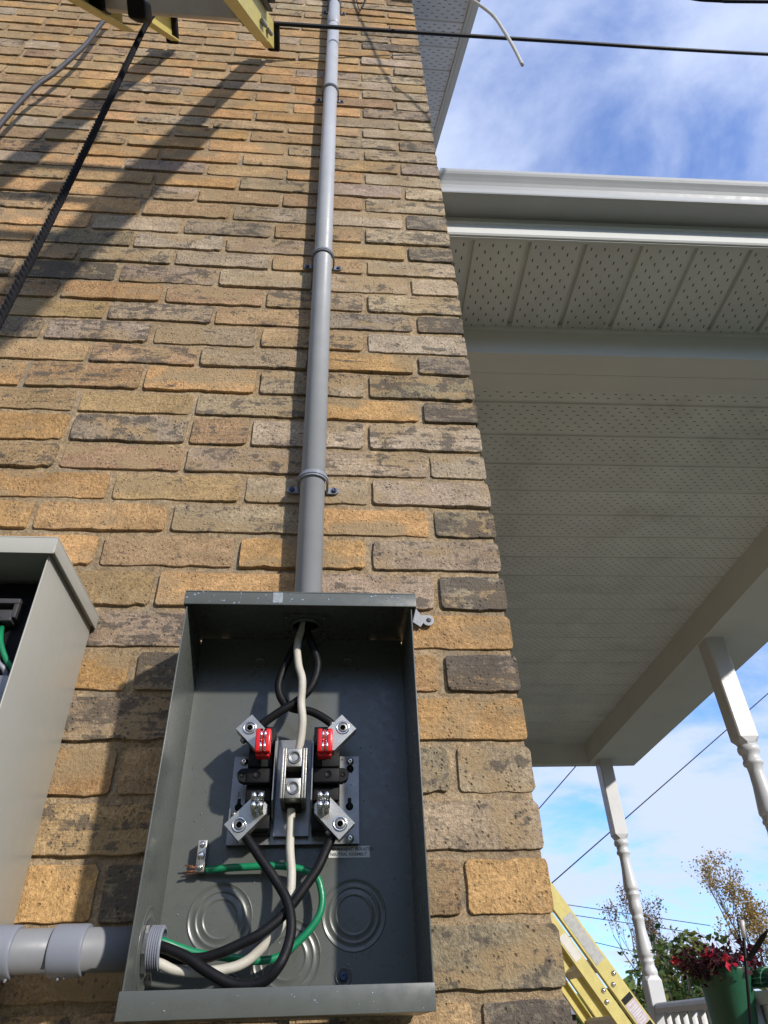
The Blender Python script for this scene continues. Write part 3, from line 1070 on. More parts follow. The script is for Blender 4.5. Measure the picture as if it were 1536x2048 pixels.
# galvanised mounting plate with keyholes
b = MB()
PY0, PY1 = -0.0235, -0.0215
b.box(-0.4098, -0.2448, PY0, PY1, 1.6958, 1.8040)
b.box(-0.4098, -0.4080, PY1, YB, 1.6958, 1.8040)
b.box(-0.2466, -0.2448, PY1, YB, 1.6958, 1.8040)
b.box(-0.3520, -0.3085, -0.0320, -0.0300, 1.7035, 1.8233)
b.box(-0.3505, -0.3490, -0.0300, PY0, 1.7035, 1.8233)
b.box(-0.3115, -0.3100, -0.0300, PY0, 1.7035, 1.8233)
plate = bpart(b, 'mounting_plate', 'galv')
for (xx, zz) in ((-0.2571, 1.7400), (-0.2565, 1.7875), (-0.3985, 1.7400)):
    b = MB()
    b.lathe([(0.0049, 0.0), (0.0049, 0.0004)], 20, facing((xx, PY0, zz), OUT))
    b.box(xx - 0.0023, xx + 0.0023, PY0 - 0.00035, PY0 - 0.00005, zz, zz + 0.0105)
    bpart(b, 'keyhole', 'black', plate)
for (xx, zz) in ((-0.3965, 1.7975), (-0.2565, 1.7971), (-0.2564, 1.7015)):
    b = MB()
    b.lathe([(0.0052, 0.0), (0.0052, 0.0008), (0.0046, 0.0014), (0.0040, 0.0032), (0.0022, 0.0042), (0.0010, 0.0040), (0.0008, 0.0026)], 16, facing((xx, PY0, zz), OUT))
    bpart(b, 'screw', 'chrome', plate)
# folded barriers either side of the neutral
for xx, s_ in ((-0.3540, 1), (-0.3065, -1)):
    b = MB()
    b.prism([(-0.0300, 1.7180), (-0.0300, 1.8210), (-0.0560, 1.8210), (-0.0720, 1.8080), (-0.0720, 1.7360), (-0.0560, 1.7200)], xx, xx + 0.0015, 'x')
    bpart(b, 'barrier', 'galv')
# fuse blocks
for bx0, bx1, ear in ((-0.3890, -0.3560, -1), (-0.3050, -0.2705, 1)):
    b = MB()
    b.bbox(bx0, bx1, -0.044, PY0, 1.7045, 1.8320, 0.0012)
    b.bbox(bx0, bx1, -0.058, -0.0435, 1.8060, 1.8320, 0.0012)
    b.bbox(bx0, bx1, -0.058, -0.0435, 1.7060, 1.7300, 0.0012)
    b.bbox(bx0 + 0.001, bx1 - 0.001, -0.060, -0.0435, 1.7790, 1.7985, 0.0015)
    b.bbox(bx0 + 0.001, bx1 - 0.001, -0.052, -0.0435, 1.7400, 1.7578, 0.0015)
    b.bbox(bx0 + 0.0005, bx1 - 0.0005, -0.064, -0.0435, 1.7585, 1.7770, 0.0020)
    ex = bx0 if ear < 0 else bx1
    pts = [(ex - ear * 0.004, 1.7600), (ex + ear * 0.004, 1.7600)]
    for k in range(9):
        a = -math.pi / 2 + math.pi * k / 8
        pts.append((ex + ear * (0.0035 + 0.0075 * math.cos(a)), 1.7688 + 0.0080 * math.sin(a)))
    pts += [(ex - ear * 0.004, 1.7770)]
    b.prism(pts, -0.0625, -0.050, 'y')
    fbk = bpart(b, 'fuse_block', 'black')
    for (xx, rr) in ((ex + ear * 0.0040, 0.0024), ((bx0 + bx1) / 2 + ear * 0.002, 0.0042)):
        b = MB()
        b.lathe([(rr + 0.0008, 0.0), (rr + 0.0006, 0.0007), (rr, 0.0007), (rr - 0.0002, 0.0002), (0.0003, 0.0002)], 16, facing((xx, -0.0626 if rr < 0.003 else -0.0641, 1.7688), OUT))
        bpart(b, 'bolt_hole', 'black', fbk)


# cable lugs: bars set at 45 degrees, each with a set screw
def lug(c0, ang_deg, length, wid, hole_at, chamfer, jaw, jaw_red):
    a = math.radians(ang_deg)
    u = Vector((math.cos(a), 0, math.sin(a)))
    v = Vector((-math.sin(a), 0, math.cos(a)))
    C0 = Vector((c0[0], 0, c0[1]))
    def q(s_, t_):
        p_ = C0 + u * s_ + v * t_
        return (p_.x, p_.z)
    hw = wid / 2
    pts = [q(0, -hw), q(length - chamfer, -hw), q(length, -hw + chamfer), q(length, hw - chamfer), q(length - chamfer, hw), q(0, hw)]
    b_ = MB()
    b_.prism(pts, -0.0755, -0.0580, 'y')
    lg = bpart(b_, 'lug', 'alu')
    hp = q(hole_at, 0)
    b_ = MB()
    b_.lathe([(0.0090, 0.0), (0.0086, 0.0012), (0.0068, 0.0014), (0.0064, 0.0002), (0.0062, -0.0008)], 24, facing((hp[0], -0.0755, hp[1]), OUT), close=False)
    bpart(b_, 'screw_collar', 'chrome', lg)
    b_ = MB()
    b_.lathe([(0.0062, 0.0), (0.0060, 0.0006), (0.0036, 0.0005)], 20, facing((hp[0], -0.0757, hp[1]), OUT), close=False)
    b_.lathe([(0.0036, 0.0005), (0.0034, -0.0002), (0.0002, -0.0002)], 6, facing((hp[0], -0.0757, hp[1]), OUT), close=False, smooth=False)
    bpart(b_, 'set_screw', 'galv', lg)
    b_ = MB()
    sd = q(hole_at + 0.004, -hw if jaw_red else hw)
    nrm = -v if jaw_red else v
    if jaw_red:
        dv = u if False else (-v if ang_deg > -90 else v)
    b_.lathe([(0.0040, 0), (0.0040, 0.004), (0.0028, 0.0048)], 10, facing((sd[0], -0.066, sd[1]), nrm))
    bpart(b_, 'side_screw', 'galv', lg)
    # spring jaw
    jx, jz, jw, jh = jaw
    b_ = MB()
    if jaw_red:
        for s_ in (-1, 1):
            b_.bbox(jx + s_ * jw * 0.25 - jw * 0.235, jx + s_ * jw * 0.25 + jw * 0.235, -0.098, -0.0758, jz, jz + jh, 0.0022)
        b_.bbox(jx - jw * 0.42, jx + jw * 0.42, -0.090, -0.0757, jz - 0.003, jz + 0.002, 0.001)
    else:
        for s_ in (-1, 1):
            for zz0, zz1 in ((0.0, 0.48), (0.52, 1.0)):
                b_.tube([(jx + s_ * jw * 0.27, -0.0945, jz + jh * zz0), (jx + s_ * jw * 0.27, -0.0945, jz + jh * zz1)], jw * 0.235, 12)
                b_.box(jx + s_ * jw * 0.27 - jw * 0.2, jx + s_ * jw * 0.27 + jw * 0.2, -0.0945, -0.0757, jz + jh * zz0 + 0.0004, jz + jh * zz1 - 0.0004)
    j_ = bpart(b_, 'fuse_jaw', 'red' if jaw_red else 'chrome')
    if jaw_red:
        b_ = MB()
        for s_ in (-1, 1):
            for zz0, zz1 in ((0.03, 0.48), (0.52, 0.97)):
                b_.tube([(jx + s_ * jw * 0.13, -0.0968, jz + jh * zz0), (jx + s_ * jw * 0.13, -0.0968, jz + jh * zz1)], jw * 0.095, 10)
        bpart(b_, 'clip_spring', 'chrome', j_)
    return lg


lug((-0.3960, 1.8325), -45, 0.0435, 0.0265, 0.0115, 0.004, (-0.3680, 1.7862, 0.0195, 0.0295), True)
lug((-0.2598, 1.8325), -135, 0.0435, 0.0265, 0.0115, 0.004, (-0.2906, 1.7862, 0.0195, 0.0295), True)
lug((-0.3985, 1.6985), 45, 0.0500, 0.0260, 0.0120, 0.007, (-0.3692, 1.7190, 0.0152, 0.0205), False)
lug((-0.2618, 1.6985), 135, 0.0500, 0.0260, 0.0120, 0.007, (-0.2906, 1.7190, 0.0152, 0.0205), False)
# neutral block
b = MB()
for xa, xb in ((-0.3438, -0.3382), (-0.3183, -0.3127)):
    b.bbox(xa, xa + 0.0026, -0.0850, -0.0340, 1.7342, 1.7950, 0.0005)
    b.bbox(xb - 0.0026, xb, -0.0850, -0.0340, 1.7342, 1.7950, 0.0005)
b.bbox(-0.3375, -0.3190, -0.0835, -0.0420, 1.7722, 1.7948, 0.0008)
b.bbox(-0.3375, -0.3190, -0.0835, -0.0420, 1.7345, 1.7585, 0.0008)
neu = bpart(b, 'neutral_block', 'alu')
b = MB()
b.box(-0.3378, -0.3187, -0.0600, -0.0322, 1.7300, 1.7719)
bpart(b, 'insulator', 'black')
for zz in (1.7837, 1.7468):
    b = MB()
    b.lathe([(0.0084, 0.0), (0.0080, 0.0012), (0.0064, 0.0014), (0.0060, 0.0002), (0.0040, 0.0001)], 24, facing((-0.3283, -0.0836, zz), OUT), close=False)
    b.lathe([(0.0040, 0.0001), (0.0038, -0.0004), (0.0002, -0.0004)], 6, facing((-0.3283, -0.0836, zz), OUT), close=False, smooth=False)
    bpart(b, 'set_screw', 'galv', neu)
# label
b = MB()
b.box(-0.2826, -0.2311, -0.0129, -0.01252, 1.6820, 1.6952)
stk = bpart(b, 'sticker', 'sticker')
for i, tx in enumerate(('PERMANENT  ISOLATED', 'NEUTRAL ASSEMBLY')):
    cu = bpy.data.curves.new('lettering', 'FONT')
    cu.body = tx
    cu.size = 0.0050
    cu.offset = 0.00010
    cu.extrude = 0.00004
    tmp = bpy.data.objects.new('lettering_curve', cu)
    COL.objects.link(tmp)
    me = bpy.data.meshes.new_from_object(tmp.evaluated_get(bpy.context.evaluated_depsgraph_get()))
    bpy.data.objects.remove(tmp, do_unlink=True)
    me.materials.clear()
    me.materials.append(M['ink'])
    o = bpy.data.objects.new('lettering', me)
    link(o, stk)
    o.rotation_euler = (math.pi / 2, 0, 0)
    o.location = Vector((-0.2808, -0.01298, 1.6900 - i * 0.0060)) - Vector(box.location)
# ground bar
b = MB()
b.bbox(-0.4425, -0.4318, -0.030, -0.0155, 1.6655, 1.7010, 0.0006)
b.box(-0.4405, -0.4338, -0.0155, YB, 1.680, 1.690)
gbar = bpart(b, 'ground_bar', 'alu')
for zz, rr in ((1.6955, 0.0036), (1.6832, 0.0044), (1.6702, 0.0036)):
    b = MB()
    b.lathe([(rr, 0.0), (rr, 0.0010), (rr * 0.75, 0.0024), (0.0008, 0.0028)], 14, facing((-0.4371, -0.030, zz), OUT))
    b.box(-0.4371 - rr * 0.8, -0.4371 + rr * 0.8, -0.0332, -0.0328, zz - 0.0005, zz + 0.0005)
    bpart(b, 'screw', 'chrome', gbar)
# side hub: knockout rings, locknut and threaded adapter
HX, HY, HZ = X0 + T_, -0.070, 1.585
b = MB()
b.lathe([(0.0400, 0.0), (0.0396, 0.0010), (0.0385, 0.0002), (0.0300, 0.0002), (0.0290, 0.0010), (0.0280, 0.0002), (0.0215, 0.0003)], 48, facing((HX, HY, HZ), (1, 0, 0)), close=False)
bpart(b, 'knockout', 'box')
b = MB()
pts = []
for k in range(24):
    a = 2 * math.pi * k / 24
    r_ = 0.0272 if k % 4 < 2 else 0.0242
    pts.append((HY + r_ * math.cos(a), HZ + r_ * math.sin(a)))
b.prism(pts, HX + 0.0008, HX + 0.0046, 'x')
bpart(b, 'locknut', 'galv')
pts = []
for k in range(15):
    a = math.radians(-150 + 260 * k / 14)
    pts.append((-0.1332 + 0.0092 * math.cos(a), 2.0210 + 0.0092 * math.sin(a)))
b = MB()
b.prism([(-0.1900, 1.9900), (-0.1740, 2.0300), (-0.1460, 2.0090)] + pts + [(-0.1440, 2.0300), (-0.1560, 2.0480), (-0.1780, 2.0600)], -0.0078, -0.0058, 'y')
mt = bpart(b, 'mounting_tab', 'galv')
b = MB()
b.lathe([(0.0040, 0), (0.0040, 0.0003)], 16, facing((-0.1325, -0.0078, 2.0210), OUT))
bpart(b, 'tab_hole', 'ink', mt)
# rain drops clinging to the enamel
b = MB()
rr_ = random.Random(5)
def drop(loc, nrm, r_):
    m_ = facing(loc, nrm)
    b.lathe([(r_, 0.0), (r_ * 0.85, r_ * 0.35), (r_ * 0.5, r_ * 0.58), (r_ * 0.1, r_ * 0.64)], 8, m_)
for i in range(150):
    drop((rr_.uniform(X0 + 0.01, X1 - 0.01), YB - 0.0003, rr_.uniform(Z0 + 0.02, Z0 + 0.34)), OUT, rr_.choice((0.0005, 0.0006, 0.0008, 0.0012)))
for i in range(36):
    drop((rr_.uniform(X0, X1), YF - 0.0046, rr_.uniform(Z1 - 0.018, Z1)), OUT, rr_.choice((0.0007, 0.001, 0.0014)))
for i in range(40):
    drop((rr_.uniform(-0.405, -0.25), PY0, rr_.uniform(1.70, 1.80)), OUT, rr_.choice((0.0006, 0.0009, 0.0013)))
for i in range(16):
    drop((rr_.uniform(X0, X1), YF - 0.0031, rr_.uniform(Z0, Z0 + 0.018)), OUT, rr_.choice((0.0005, 0.0008)))
bpart(b, 'water_drops', 'drop', None, kind='stuff')


# ------------------------------------------------------------------ cables in the box
def cable(name, pts, r, mat, label, group=None, cat='cable', n=14, seg=9, wob=0.0):
    P = spline(pts, seg)
    if wob:
        P = [p + Vector((noise.noise(p * 40) * wob, noise.noise(p * 40 + Vector((5, 5, 5))) * wob, 0)) for p in P]
    b_ = MB().tube(P, r, n)
    kw = dict(label=label, category=cat)
    if group:
        kw['group'] = group
    return b_.build(name, M[mat], None, **kw)


cable('black_cable', [(-0.320, -0.068, 1.992), (-0.3195, -0.072, 1.966), (-0.3071, -0.074, 1.9310), (-0.3032, -0.074, 1.9070), (-0.3116, -0.074, 1.8800), (-0.3306, -0.072, 1.8605), (-0.3567, -0.070, 1.8441), (-0.3760, -0.066, 1.8300), (-0.385, -0.064, 1.818)],
      0.0054, 'cable_black', 'black cable from the top hub to the upper left lug', 'black cables in the service box', wob=0.0008)
cable('black_cable', [(-0.326, -0.056, 1.992), (-0.3265, -0.058, 1.970), (-0.3425, -0.058, 1.9341), (-0.3547, -0.058, 1.8997), (-0.3550, -0.058, 1.8799), (-0.3463, -0.059, 1.8638), (-0.3337, -0.060, 1.8559), (-0.3092, -0.061, 1.8512), (-0.2860, -0.063, 1.8371), (-0.274, -0.064, 1.824)],
      0.0054, 'cable_black', 'black cable from the top hub to the upper right lug', 'black cables in the service box', wob=0.0008)
cable('white_cable', [(-0.324, -0.064, 1.992), (-0.3245, -0.070, 1.9813), (-0.3321, -0.075, 1.9443), (-0.3298, -0.080, 1.9109), (-0.3230, -0.085, 1.8855), (-0.3227, -0.080, 1.8557), (-0.3206, -0.075, 1.8269), (-0.3240, -0.066, 1.7940), (-0.326, -0.063, 1.780)],
      0.0052, 'cable_white', 'white cable dropping from the top hub into the neutral block', wob=0.0009)
cable('black_cable', [(-0.390, -0.062, 1.708), (-0.3826, -0.063, 1.6976), (-0.3582, -0.0688, 1.6665), (-0.3379, -0.0717, 1.6416), (-0.3262, -0.0775, 1.6201), (-0.3224, -0.0833, 1.5997), (-0.3250, -0.0892, 1.5823), (-0.3321, -0.095, 1.5657), (-0.3455, -0.0922, 1.5523), (-0.3640, -0.0893, 1.5481), (-0.3856, -0.0865, 1.5517), (-0.4082, -0.0837, 1.5623), (-0.4315, -0.0800, 1.5751), (-0.4671, -0.0740, 1.5870), (-0.50, -0.071, 1.588)],
      0.0056, 'cable_black', 'black cable looping lowest in the box, from lower left lug to side hub', 'black cables in the service box', wob=0.0008)
cable('black_cable', [(-0.272, -0.062, 1.708), (-0.2790, -0.063, 1.6963), (-0.2945, -0.0657, 1.6635), (-0.3144, -0.0685, 1.6349), (-0.3336, -0.0713, 1.6122), (-0.3570, -0.075, 1.5949), (-0.3807, -0.0737, 1.5849), (-0.4042, -0.0705, 1.5772), (-0.4233, -0.0670, 1.5747), (-0.4645, -0.0630, 1.5767), (-0.50, -0.062, 1.578)],
      0.0056, 'cable_black', 'black cable from the lower right lug sweeping left to the side hub', 'black cables in the service box', wob=0.0008)
cable('white_cable', [(-0.3305, -0.056, 1.7450), (-0.3306, -0.052, 1.7251), (-0.3295, -0.0517, 1.6886), (-0.3264, -0.0525, 1.6563), (-0.3265, -0.0533, 1.6349), (-0.3340, -0.0542, 1.6076), (-0.3480, -0.0550, 1.5903), (-0.3710, -0.058, 1.5714), (-0.3944, -0.062, 1.5645), (-0.4203, -0.067, 1.5629), (-0.4439, -0.071, 1.5650), (-0.4658, -0.074, 1.5720), (-0.50, -0.075, 1.575)],
      0.0052, 'cable_white', 'white cable hanging below the neutral block and bending to the side hub', wob=0.0009)
gw = cable('green_cable', [(-0.4300, -0.0225, 1.6690), (-0.4100, -0.027, 1.6693), (-0.3932, -0.0300, 1.6697), (-0.3386, -0.0323, 1.6699), (-0.3012, -0.0334, 1.6605), (-0.2906, -0.0346, 1.6419), (-0.2911, -0.0357, 1.6205), (-0.3031, -0.0369, 1.6023), (-0.3205, -0.038, 1.5870), (-0.3376, -0.0417, 1.5762), (-0.3597, -0.0453, 1.5732), (-0.3921, -0.049, 1.5768), (-0.4217, -0.0527, 1.5803), (-0.4437, -0.0563, 1.5860), (-0.4679, -0.062, 1.5930), (-0.50, -0.064, 1.594)],
           0.0042, 'cable_green', 'green ground cable looping behind the others to the small ground bar')
b = MB()
for i in range(7):
    a = i * 0.9
    oy, oz = 0.0024 * math.cos(a), 0.0030 * math.sin(a)
    b.tube([(-0.4300, -0.0225 + oy * .6, 1.6690 + oz * .6), (-0.4390, -0.0225 + oy, 1.6690 + oz), (-0.4500 - 0.003 * (i % 3), -0.024 + oy * 1.6, 1.6688 + oz * 1.7)], 0.0009, 6)
    b.tube([(-0.4300, -0.0225 + oy * .6, 1.6690 + oz * .8), (-0.4240, -0.024 + oy, 1.6690 + oz)], 0.0009, 6)
b.build('copper_strands', M['copper'], gw)

# ------------------------------------------------------------------ horizontal conduit between the boxes
hc = MB()
X_ = Matrix.Rotation(math.pi / 2, 4, 'Y')
def along_x(x, y, z):
    return Matrix.Translation((x, y, z)) @ X_
hc.lathe([(0.0210, -0.36), (0.0210, 0.0)], 32, along_x(X0 - 0.002, HY, HZ))
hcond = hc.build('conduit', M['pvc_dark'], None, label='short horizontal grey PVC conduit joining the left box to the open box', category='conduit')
b = MB()
b.lathe([(0.0213, 0.0), (0.0242, 0.0), (0.0244, 0.0006), (0.0247, 0.003), (0.0246, 0.030), (0.0243, 0.0334), (0.0240, 0.034), (0.0213, 0.0342)], 32, along_x(-0.5730, HY, HZ))
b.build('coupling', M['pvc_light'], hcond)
b = MB()
b.lathe([(0.0213, 0.0), (0.0242, 0.0), (0.0244, 0.0006), (0.0248, 0.003), (0.0248, 0.053), (0.0244, 0.0564), (0.0240, 0.057), (0.0213, 0.0572)], 32, along_x(-0.6680, HY, HZ))
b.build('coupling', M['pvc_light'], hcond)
b = MB()
prof = [(0.0205, 0.0)]
for k in range(6):
    x_ = 0.0048 + k * 0.0023
    prof += [(0.0203, x_), (0.0216, x_ + 0.0007), (0.0216, x_ + 0.0014), (0.0203, x_ + 0.0020)]
prof += [(0.0200, 0.0192), (0.0178, 0.0194), (0.0174, 0.003)]
b.lathe(prof, 40, along_x(X0 + 0.0006, HY, HZ), smooth=False, close=False)
b.build('threaded_adapter', M['pvc_light'], hcond)
b = MB()
for (xx, dz, r_) in ((-0.562, -0.0252, 0.0030), (-0.5555, -0.0250, 0.0022), (-0.6145, -0.0252, 0.0032), (-0.620, -0.0245, 0.0026), (-0.568, -0.0245, 0.0022)):
    b.lathe([(r_ * 0.1, -r_ * 1.5), (r_ * 0.45, -r_ * 1.2), (r_ * 0.55, -r_ * 0.7), (r_ * 0.7, -r_ * 0.1), (r_ * 0.85, r_ * 0.6), (r_ * 0.3, r_ * 1.2)], 8, Matrix.Translation((xx, HY - 0.004, HZ + dz + 0.0022)))
b.build('glue_drips', M['pvc_light'], hcond, kind='stuff')

# ------------------------------------------------------------------ beige box at the left edge
BX1, BX0, BYF, BZ1, BZ0 = -0.6460, -1.10, -0.203, 2.006, 1.36
mb_ = empty('meter_box', (-0.87, -0.004, BZ0), label='beige steel meter box with open front, cut off by the left edge', category='electrical box')
INV2 = Matrix.Translation(-Vector(mb_.location))


def mpart(b_, nm, mat, **kw):
    o = b_.build(nm, M[mat], mb_, **kw)
    o.data.transform(INV2)
    return o


b = MB()
b.bbox(BX1 - 0.0018, BX1, BYF, -0.0035, BZ0, BZ1 - 0.002, 0.0006)
mpart(b, 'side_panel', 'beige_box')
b = MB()
b.bbox(BX0, BX0 + 0.0018, BYF, -0.0035, BZ0, BZ1 - 0.002, 0.0006)
mpart(b, 'side_panel', 'beige_box')
b = MB()
b.box(BX0 + 0.002, BX1 - 0.002, -0.0060, -0.0040, BZ0, BZ1 - 0.002)
mpart(b, 'back_panel', 'beige_box')
b = MB()
b.bbox(BX0 - 0.008, BX1 + 0.008, BYF - 0.009, 0.0 - 0.003, BZ1 + 0.0155, BZ1 + 0.0175, 0.0006)
b.bbox(BX0 - 0.008, BX1 + 0.008, BYF - 0.009, BYF - 0.007, BZ1 - 0.0080, BZ1 + 0.0153, 0.0006)
b.bbox(BX1 + 0.0062, BX1 + 0.008, BYF - 0.0068, -0.003, BZ1 - 0.0050, BZ1 + 0.0153, 0.0005)
b.bbox(BX0 - 0.008, BX0 - 0.0062, BYF - 0.0068, -0.003, BZ1 - 0.0050, BZ1 + 0.0153, 0.0005)
b.box(BX0 + 0.002, BX1 + 0.0060, BYF - 0.006, -0.0065, BZ1 - 0.0015, BZ1)
mpart(b, 'hood', 'beige_box')
b = MB()
b.box(BX0, BX1, BYF, -0.0062, BZ0 - 0.002, BZ0)
mpart(b, 'bottom_panel', 'beige_box')
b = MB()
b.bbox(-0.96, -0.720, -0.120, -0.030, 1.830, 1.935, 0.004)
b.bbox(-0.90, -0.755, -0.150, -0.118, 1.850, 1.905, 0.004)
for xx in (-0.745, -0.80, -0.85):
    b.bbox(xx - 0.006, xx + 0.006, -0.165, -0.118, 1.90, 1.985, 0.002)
b.bbox(-1.07, -0.655, -0.140, -0.0075, 1.858, 1.997, 0.004)  # this slab and the next are added in black for the shaded inside
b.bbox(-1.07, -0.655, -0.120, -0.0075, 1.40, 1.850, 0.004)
mpart(b, 'jaw_block_dark_fill', 'black')
b = MB()
b.bbox(-1.05, -0.6490, -0.1760, -0.1700, 1.806, 1.850, 0.001)
mpart(b, 'crossbar', 'galv')
b = MB()
b.bbox(-0.70, -0.665, -0.176, -0.150, 1.740, 1.780, 0.002)
mpart(b, 'terminal', 'alu')
b = MB()
b.bbox(-0.706, -0.688, -0.160, -0.141, 1.930, 1.946, 0.002)
mpart(b, 'terminal', 'cable_grey')
b = MB()
b.bbox(-0.76, -0.684, -0.160, -0.141, 1.955, 1.962, 0.001)
b.bbox(-0.690, -0.684, -0.160, -0.141, 1.935, 1.955, 0.001)
b.bbox(-0.76, -0.70, -0.160, -0.141, 1.930, 1.936, 0.001)
mpart(b, 'terminal_frame', 'cable_grey')
cable('green_cable', [(-0.700, -0.150, 1.925), (-0.692, -0.165, 1.912), (-0.684, -0.172, 1.893), (-0.672, -0.172, 1.872), (-0.660, -0.168, 1.856), (-0.655, -0.150, 1.82)], 0.0034, 'cable_green', 'short green cable in the dark of the beige box', seg=5, n=8)
cable('grey_cable', [(-0.702, -0.150, 1.912), (-0.694, -0.168, 1.900), (-0.687, -0.175, 1.882), (-0.678, -0.175, 1.866), (-0.668, -0.170, 1.855), (-0.660, -0.150, 1.82)], 0.0032, 'pvc_light', 'short pale grey cable beside the green one in the beige box', seg=5, n=8)


# ------------------------------------------------------------------ ladders
def rail_prism(b_, x, y, z0_, z1_, depth, flange, side, th_=0.004):
    """C-channel: web in the plane x, flanges turned towards side"""
    b_.box(x - th_ / 2, x + th_ / 2, y - depth / 2, y + depth / 2, z0_, z1_)
    xa, xb = sorted((x + side * th_ / 2, x + side * flange))
    b_.box(xa, xb, y - depth / 2, y - depth / 2 + th_, z0_, z1_)
    b_.box(xa, xb, y + depth / 2 - th_, y + depth / 2, z0_, z1_)


def frame_matrix(origin, across, up):
    across, up = Vector(across).normalized(), Vector(up).normalized()
    nrm = up.cross(across).normalized()
    m_ = Matrix((across, nrm, up)).transposed().to_4x4()
    m_.translation = Vector(origin)
    return m_


lad = empty('extension_ladder', label='yellow extension ladder leaning on the wall overhead, rope hanging from its rung', category='ladder')
dirL = Vector((0.02, 0.426, 0.904)).normalized()
top = Vector((-0.709, -0.2, 3.78))
foot = top - dirL * (3.78 / dirL.z)
lad.matrix_world = frame_matrix(foot, (1, -0.02 * 0.426, -0.02), dirL)   # local y points to the wall side
LB = 3.78 / dirL.z
DEP = 0.074
FY = -0.074
rails = []
for s_ in (-1, 1):
    b = MB()
    rail_prism(b, s_ * 0.203, -0.037, 0.02, LB, DEP, 0.030, -s_)
    b.build('base_rail', M['yellow'], lad)
    b = MB()
    rail_prism(b, s_ * 0.172, FY, 1.3, LB + 0.47, DEP, 0.028, -s_)
    fr = b.build('fly_rail', M['yellow'], lad)
    b = MB()
    b.bbox(s_ * 0.172 - 0.020, s_ * 0.172 + 0.020, FY - DEP / 2 - 0.004, FY + DEP / 2 + 0.006, LB + 0.462, LB + 0.492, 0.006)
    b.build('rubber_tip', M['black'], fr)
    b = MB()
    b.bbox(s_ * 0.203 - 0.022, s_ * 0.203 + 0.022, -0.076, 0.004, 0.0, 0.05, 0.005)
    b.build('foot', M['black'], lad)
rg = MB()
prof = [(0.026, -0.016), (0.030, -0.008), (0.030, 0.012), (0.022, 0.018), (-0.022, 0.018), (-0.030, 0.012), (-0.030, -0.008), (-0.026, -0.016)]
rg.prism([(p_[0], p_[1]) for p_ in prof], -0.198, 0.198, 'x')
rg_me = rg.mesh('rung', M['rung'])
rg2 = MB()
rg2.prism([(p_[0], p_[1]) for p_ in prof], -0.168, 0.168, 'x')
rg2_me = rg2.mesh('rung', M['rung'])
for k in range(13):
    o = bpy.data.objects.new('base_rung', rg_me)
    o.location = (0, -0.037, LB - 0.255 - 0.3048 * k)
    link(o, lad)
for k in range(10):
    o = bpy.data.objects.new('fly_rung', rg2_me)
    o.location = (0, FY, LB - 0.40 - 0.3048 * k)
    link(o, lad)
for s_ in (-1, 1):
    b = MB()
    b.bbox(s_ * 0.200 - 0.036 if s_ > 0 else s_ * 0.2005 + 0.002, s_ * 0.2005 - 0.002 if s_ > 0 else s_ * 0.200 + 0.036, -0.070, -0.004, LB - 0.285, LB - 0.225, 0.004)
    br = b.build('rung_bracket', M['black'], lad)
    b = MB()
    b.lathe([(0.006, 0), (0.006, 0.002), (0.004, 0.004), (0.002, 0.004)], 12, facing((s_ * 0.180, -0.004, LB - 0.255), (0, 1, 0)))
    b.build('rivet', M['chrome'], br)
# guide hardware outside the right rail
for zz in (-0.06, -0.20):
    b = MB()
    pr = []
    for k in range(22):
        pr += [(0.0042, zz + k * 0.004), (0.0054, zz + k * 0.004 + 0.002)]
    b.lathe([(r_, h_ + LB) for r_, h_ in pr], 8, Matrix.Translation((0.211, -0.022, 0)), smooth=False)
    b.build('guide_spring', M['galv'], lad)
b = MB()
b.bbox(0.206, 0.222, -0.072, -0.066, LB - 0.50, LB - 0.03, 0.001)
b.bbox(0.186, 0.236, -0.092, -0.076, LB - 0.16, LB - 0.09, 0.003)
b.build('guide_bracket', M['black'], lad)
# pulley block on the rung
b = MB()
b.bbox(-0.078, -0.036, -0.020, 0.022, LB - 0.40, LB - 0.33, 0.008)
b.build('pulley', M['black'], lad)

# braided rope hanging straight down from the pulley
b = MB()
rp = [(-0.776, -0.27, 3.78), (-0.776, -0.285, 3.70), (-0.776, -0.300, 3.60)] + [(-0.776 + 0.003 * math.sin(z_ * 3), -0.302, z_) for z_ in [3.5 - 0.12 * i for i in range(29)]]
P = spline(rp, 4)
for s_ in range(3):
    pts = []
    P2 = []
    for i in range(len(P) - 1):
        for k in range(6):
            P2.append(P[i].lerp(P[i + 1], k / 6))
    for i, p_ in enumerate(P2):
        a = i * 0.85 + s_ * 2 * math.pi / 3
        pts.append(p_ + Vector((math.cos(a) * 0.0034, math.sin(a) * 0.0034, 0)))
    b.tube(pts, 0.0037, 6)
b.build('rope', M['rope'], None, label='thick black twisted rope hanging from the overhead yellow ladder', category='rope')
cable('grey_cable', [(-1.09, -0.06, 4.40), (-1.098, -0.06, 4.30), (-1.103, -0.06, 4.212), (-1.108, -0.06, 4.078), (-1.122, -0.06, 3.971), (-1.147, -0.06, 3.83), (-1.172, -0.06, 3.735), (-1.187, -0.06, 3.614), (-1.198, -0.06, 3.471), (-1.21, -0.06, 3.2), (-1.22, -0.06, 2.6)],
      0.0070, 'cable_grey', 'thin grey cable curving down the wall left of the black rope')
cable('overhead_cable', [(-0.56, -0.105, 4.225), (-0.49, -0.10, 4.25), (0.55, -0.02, 4.552), (1.577, 0.063, 4.870), (4.2, 0.27, 5.75), (9, 0.7, 7.3)], 0.0068, 'cable_black', 'black overhead cable crossing in front of the conduit and the upper soffit', seg=12)
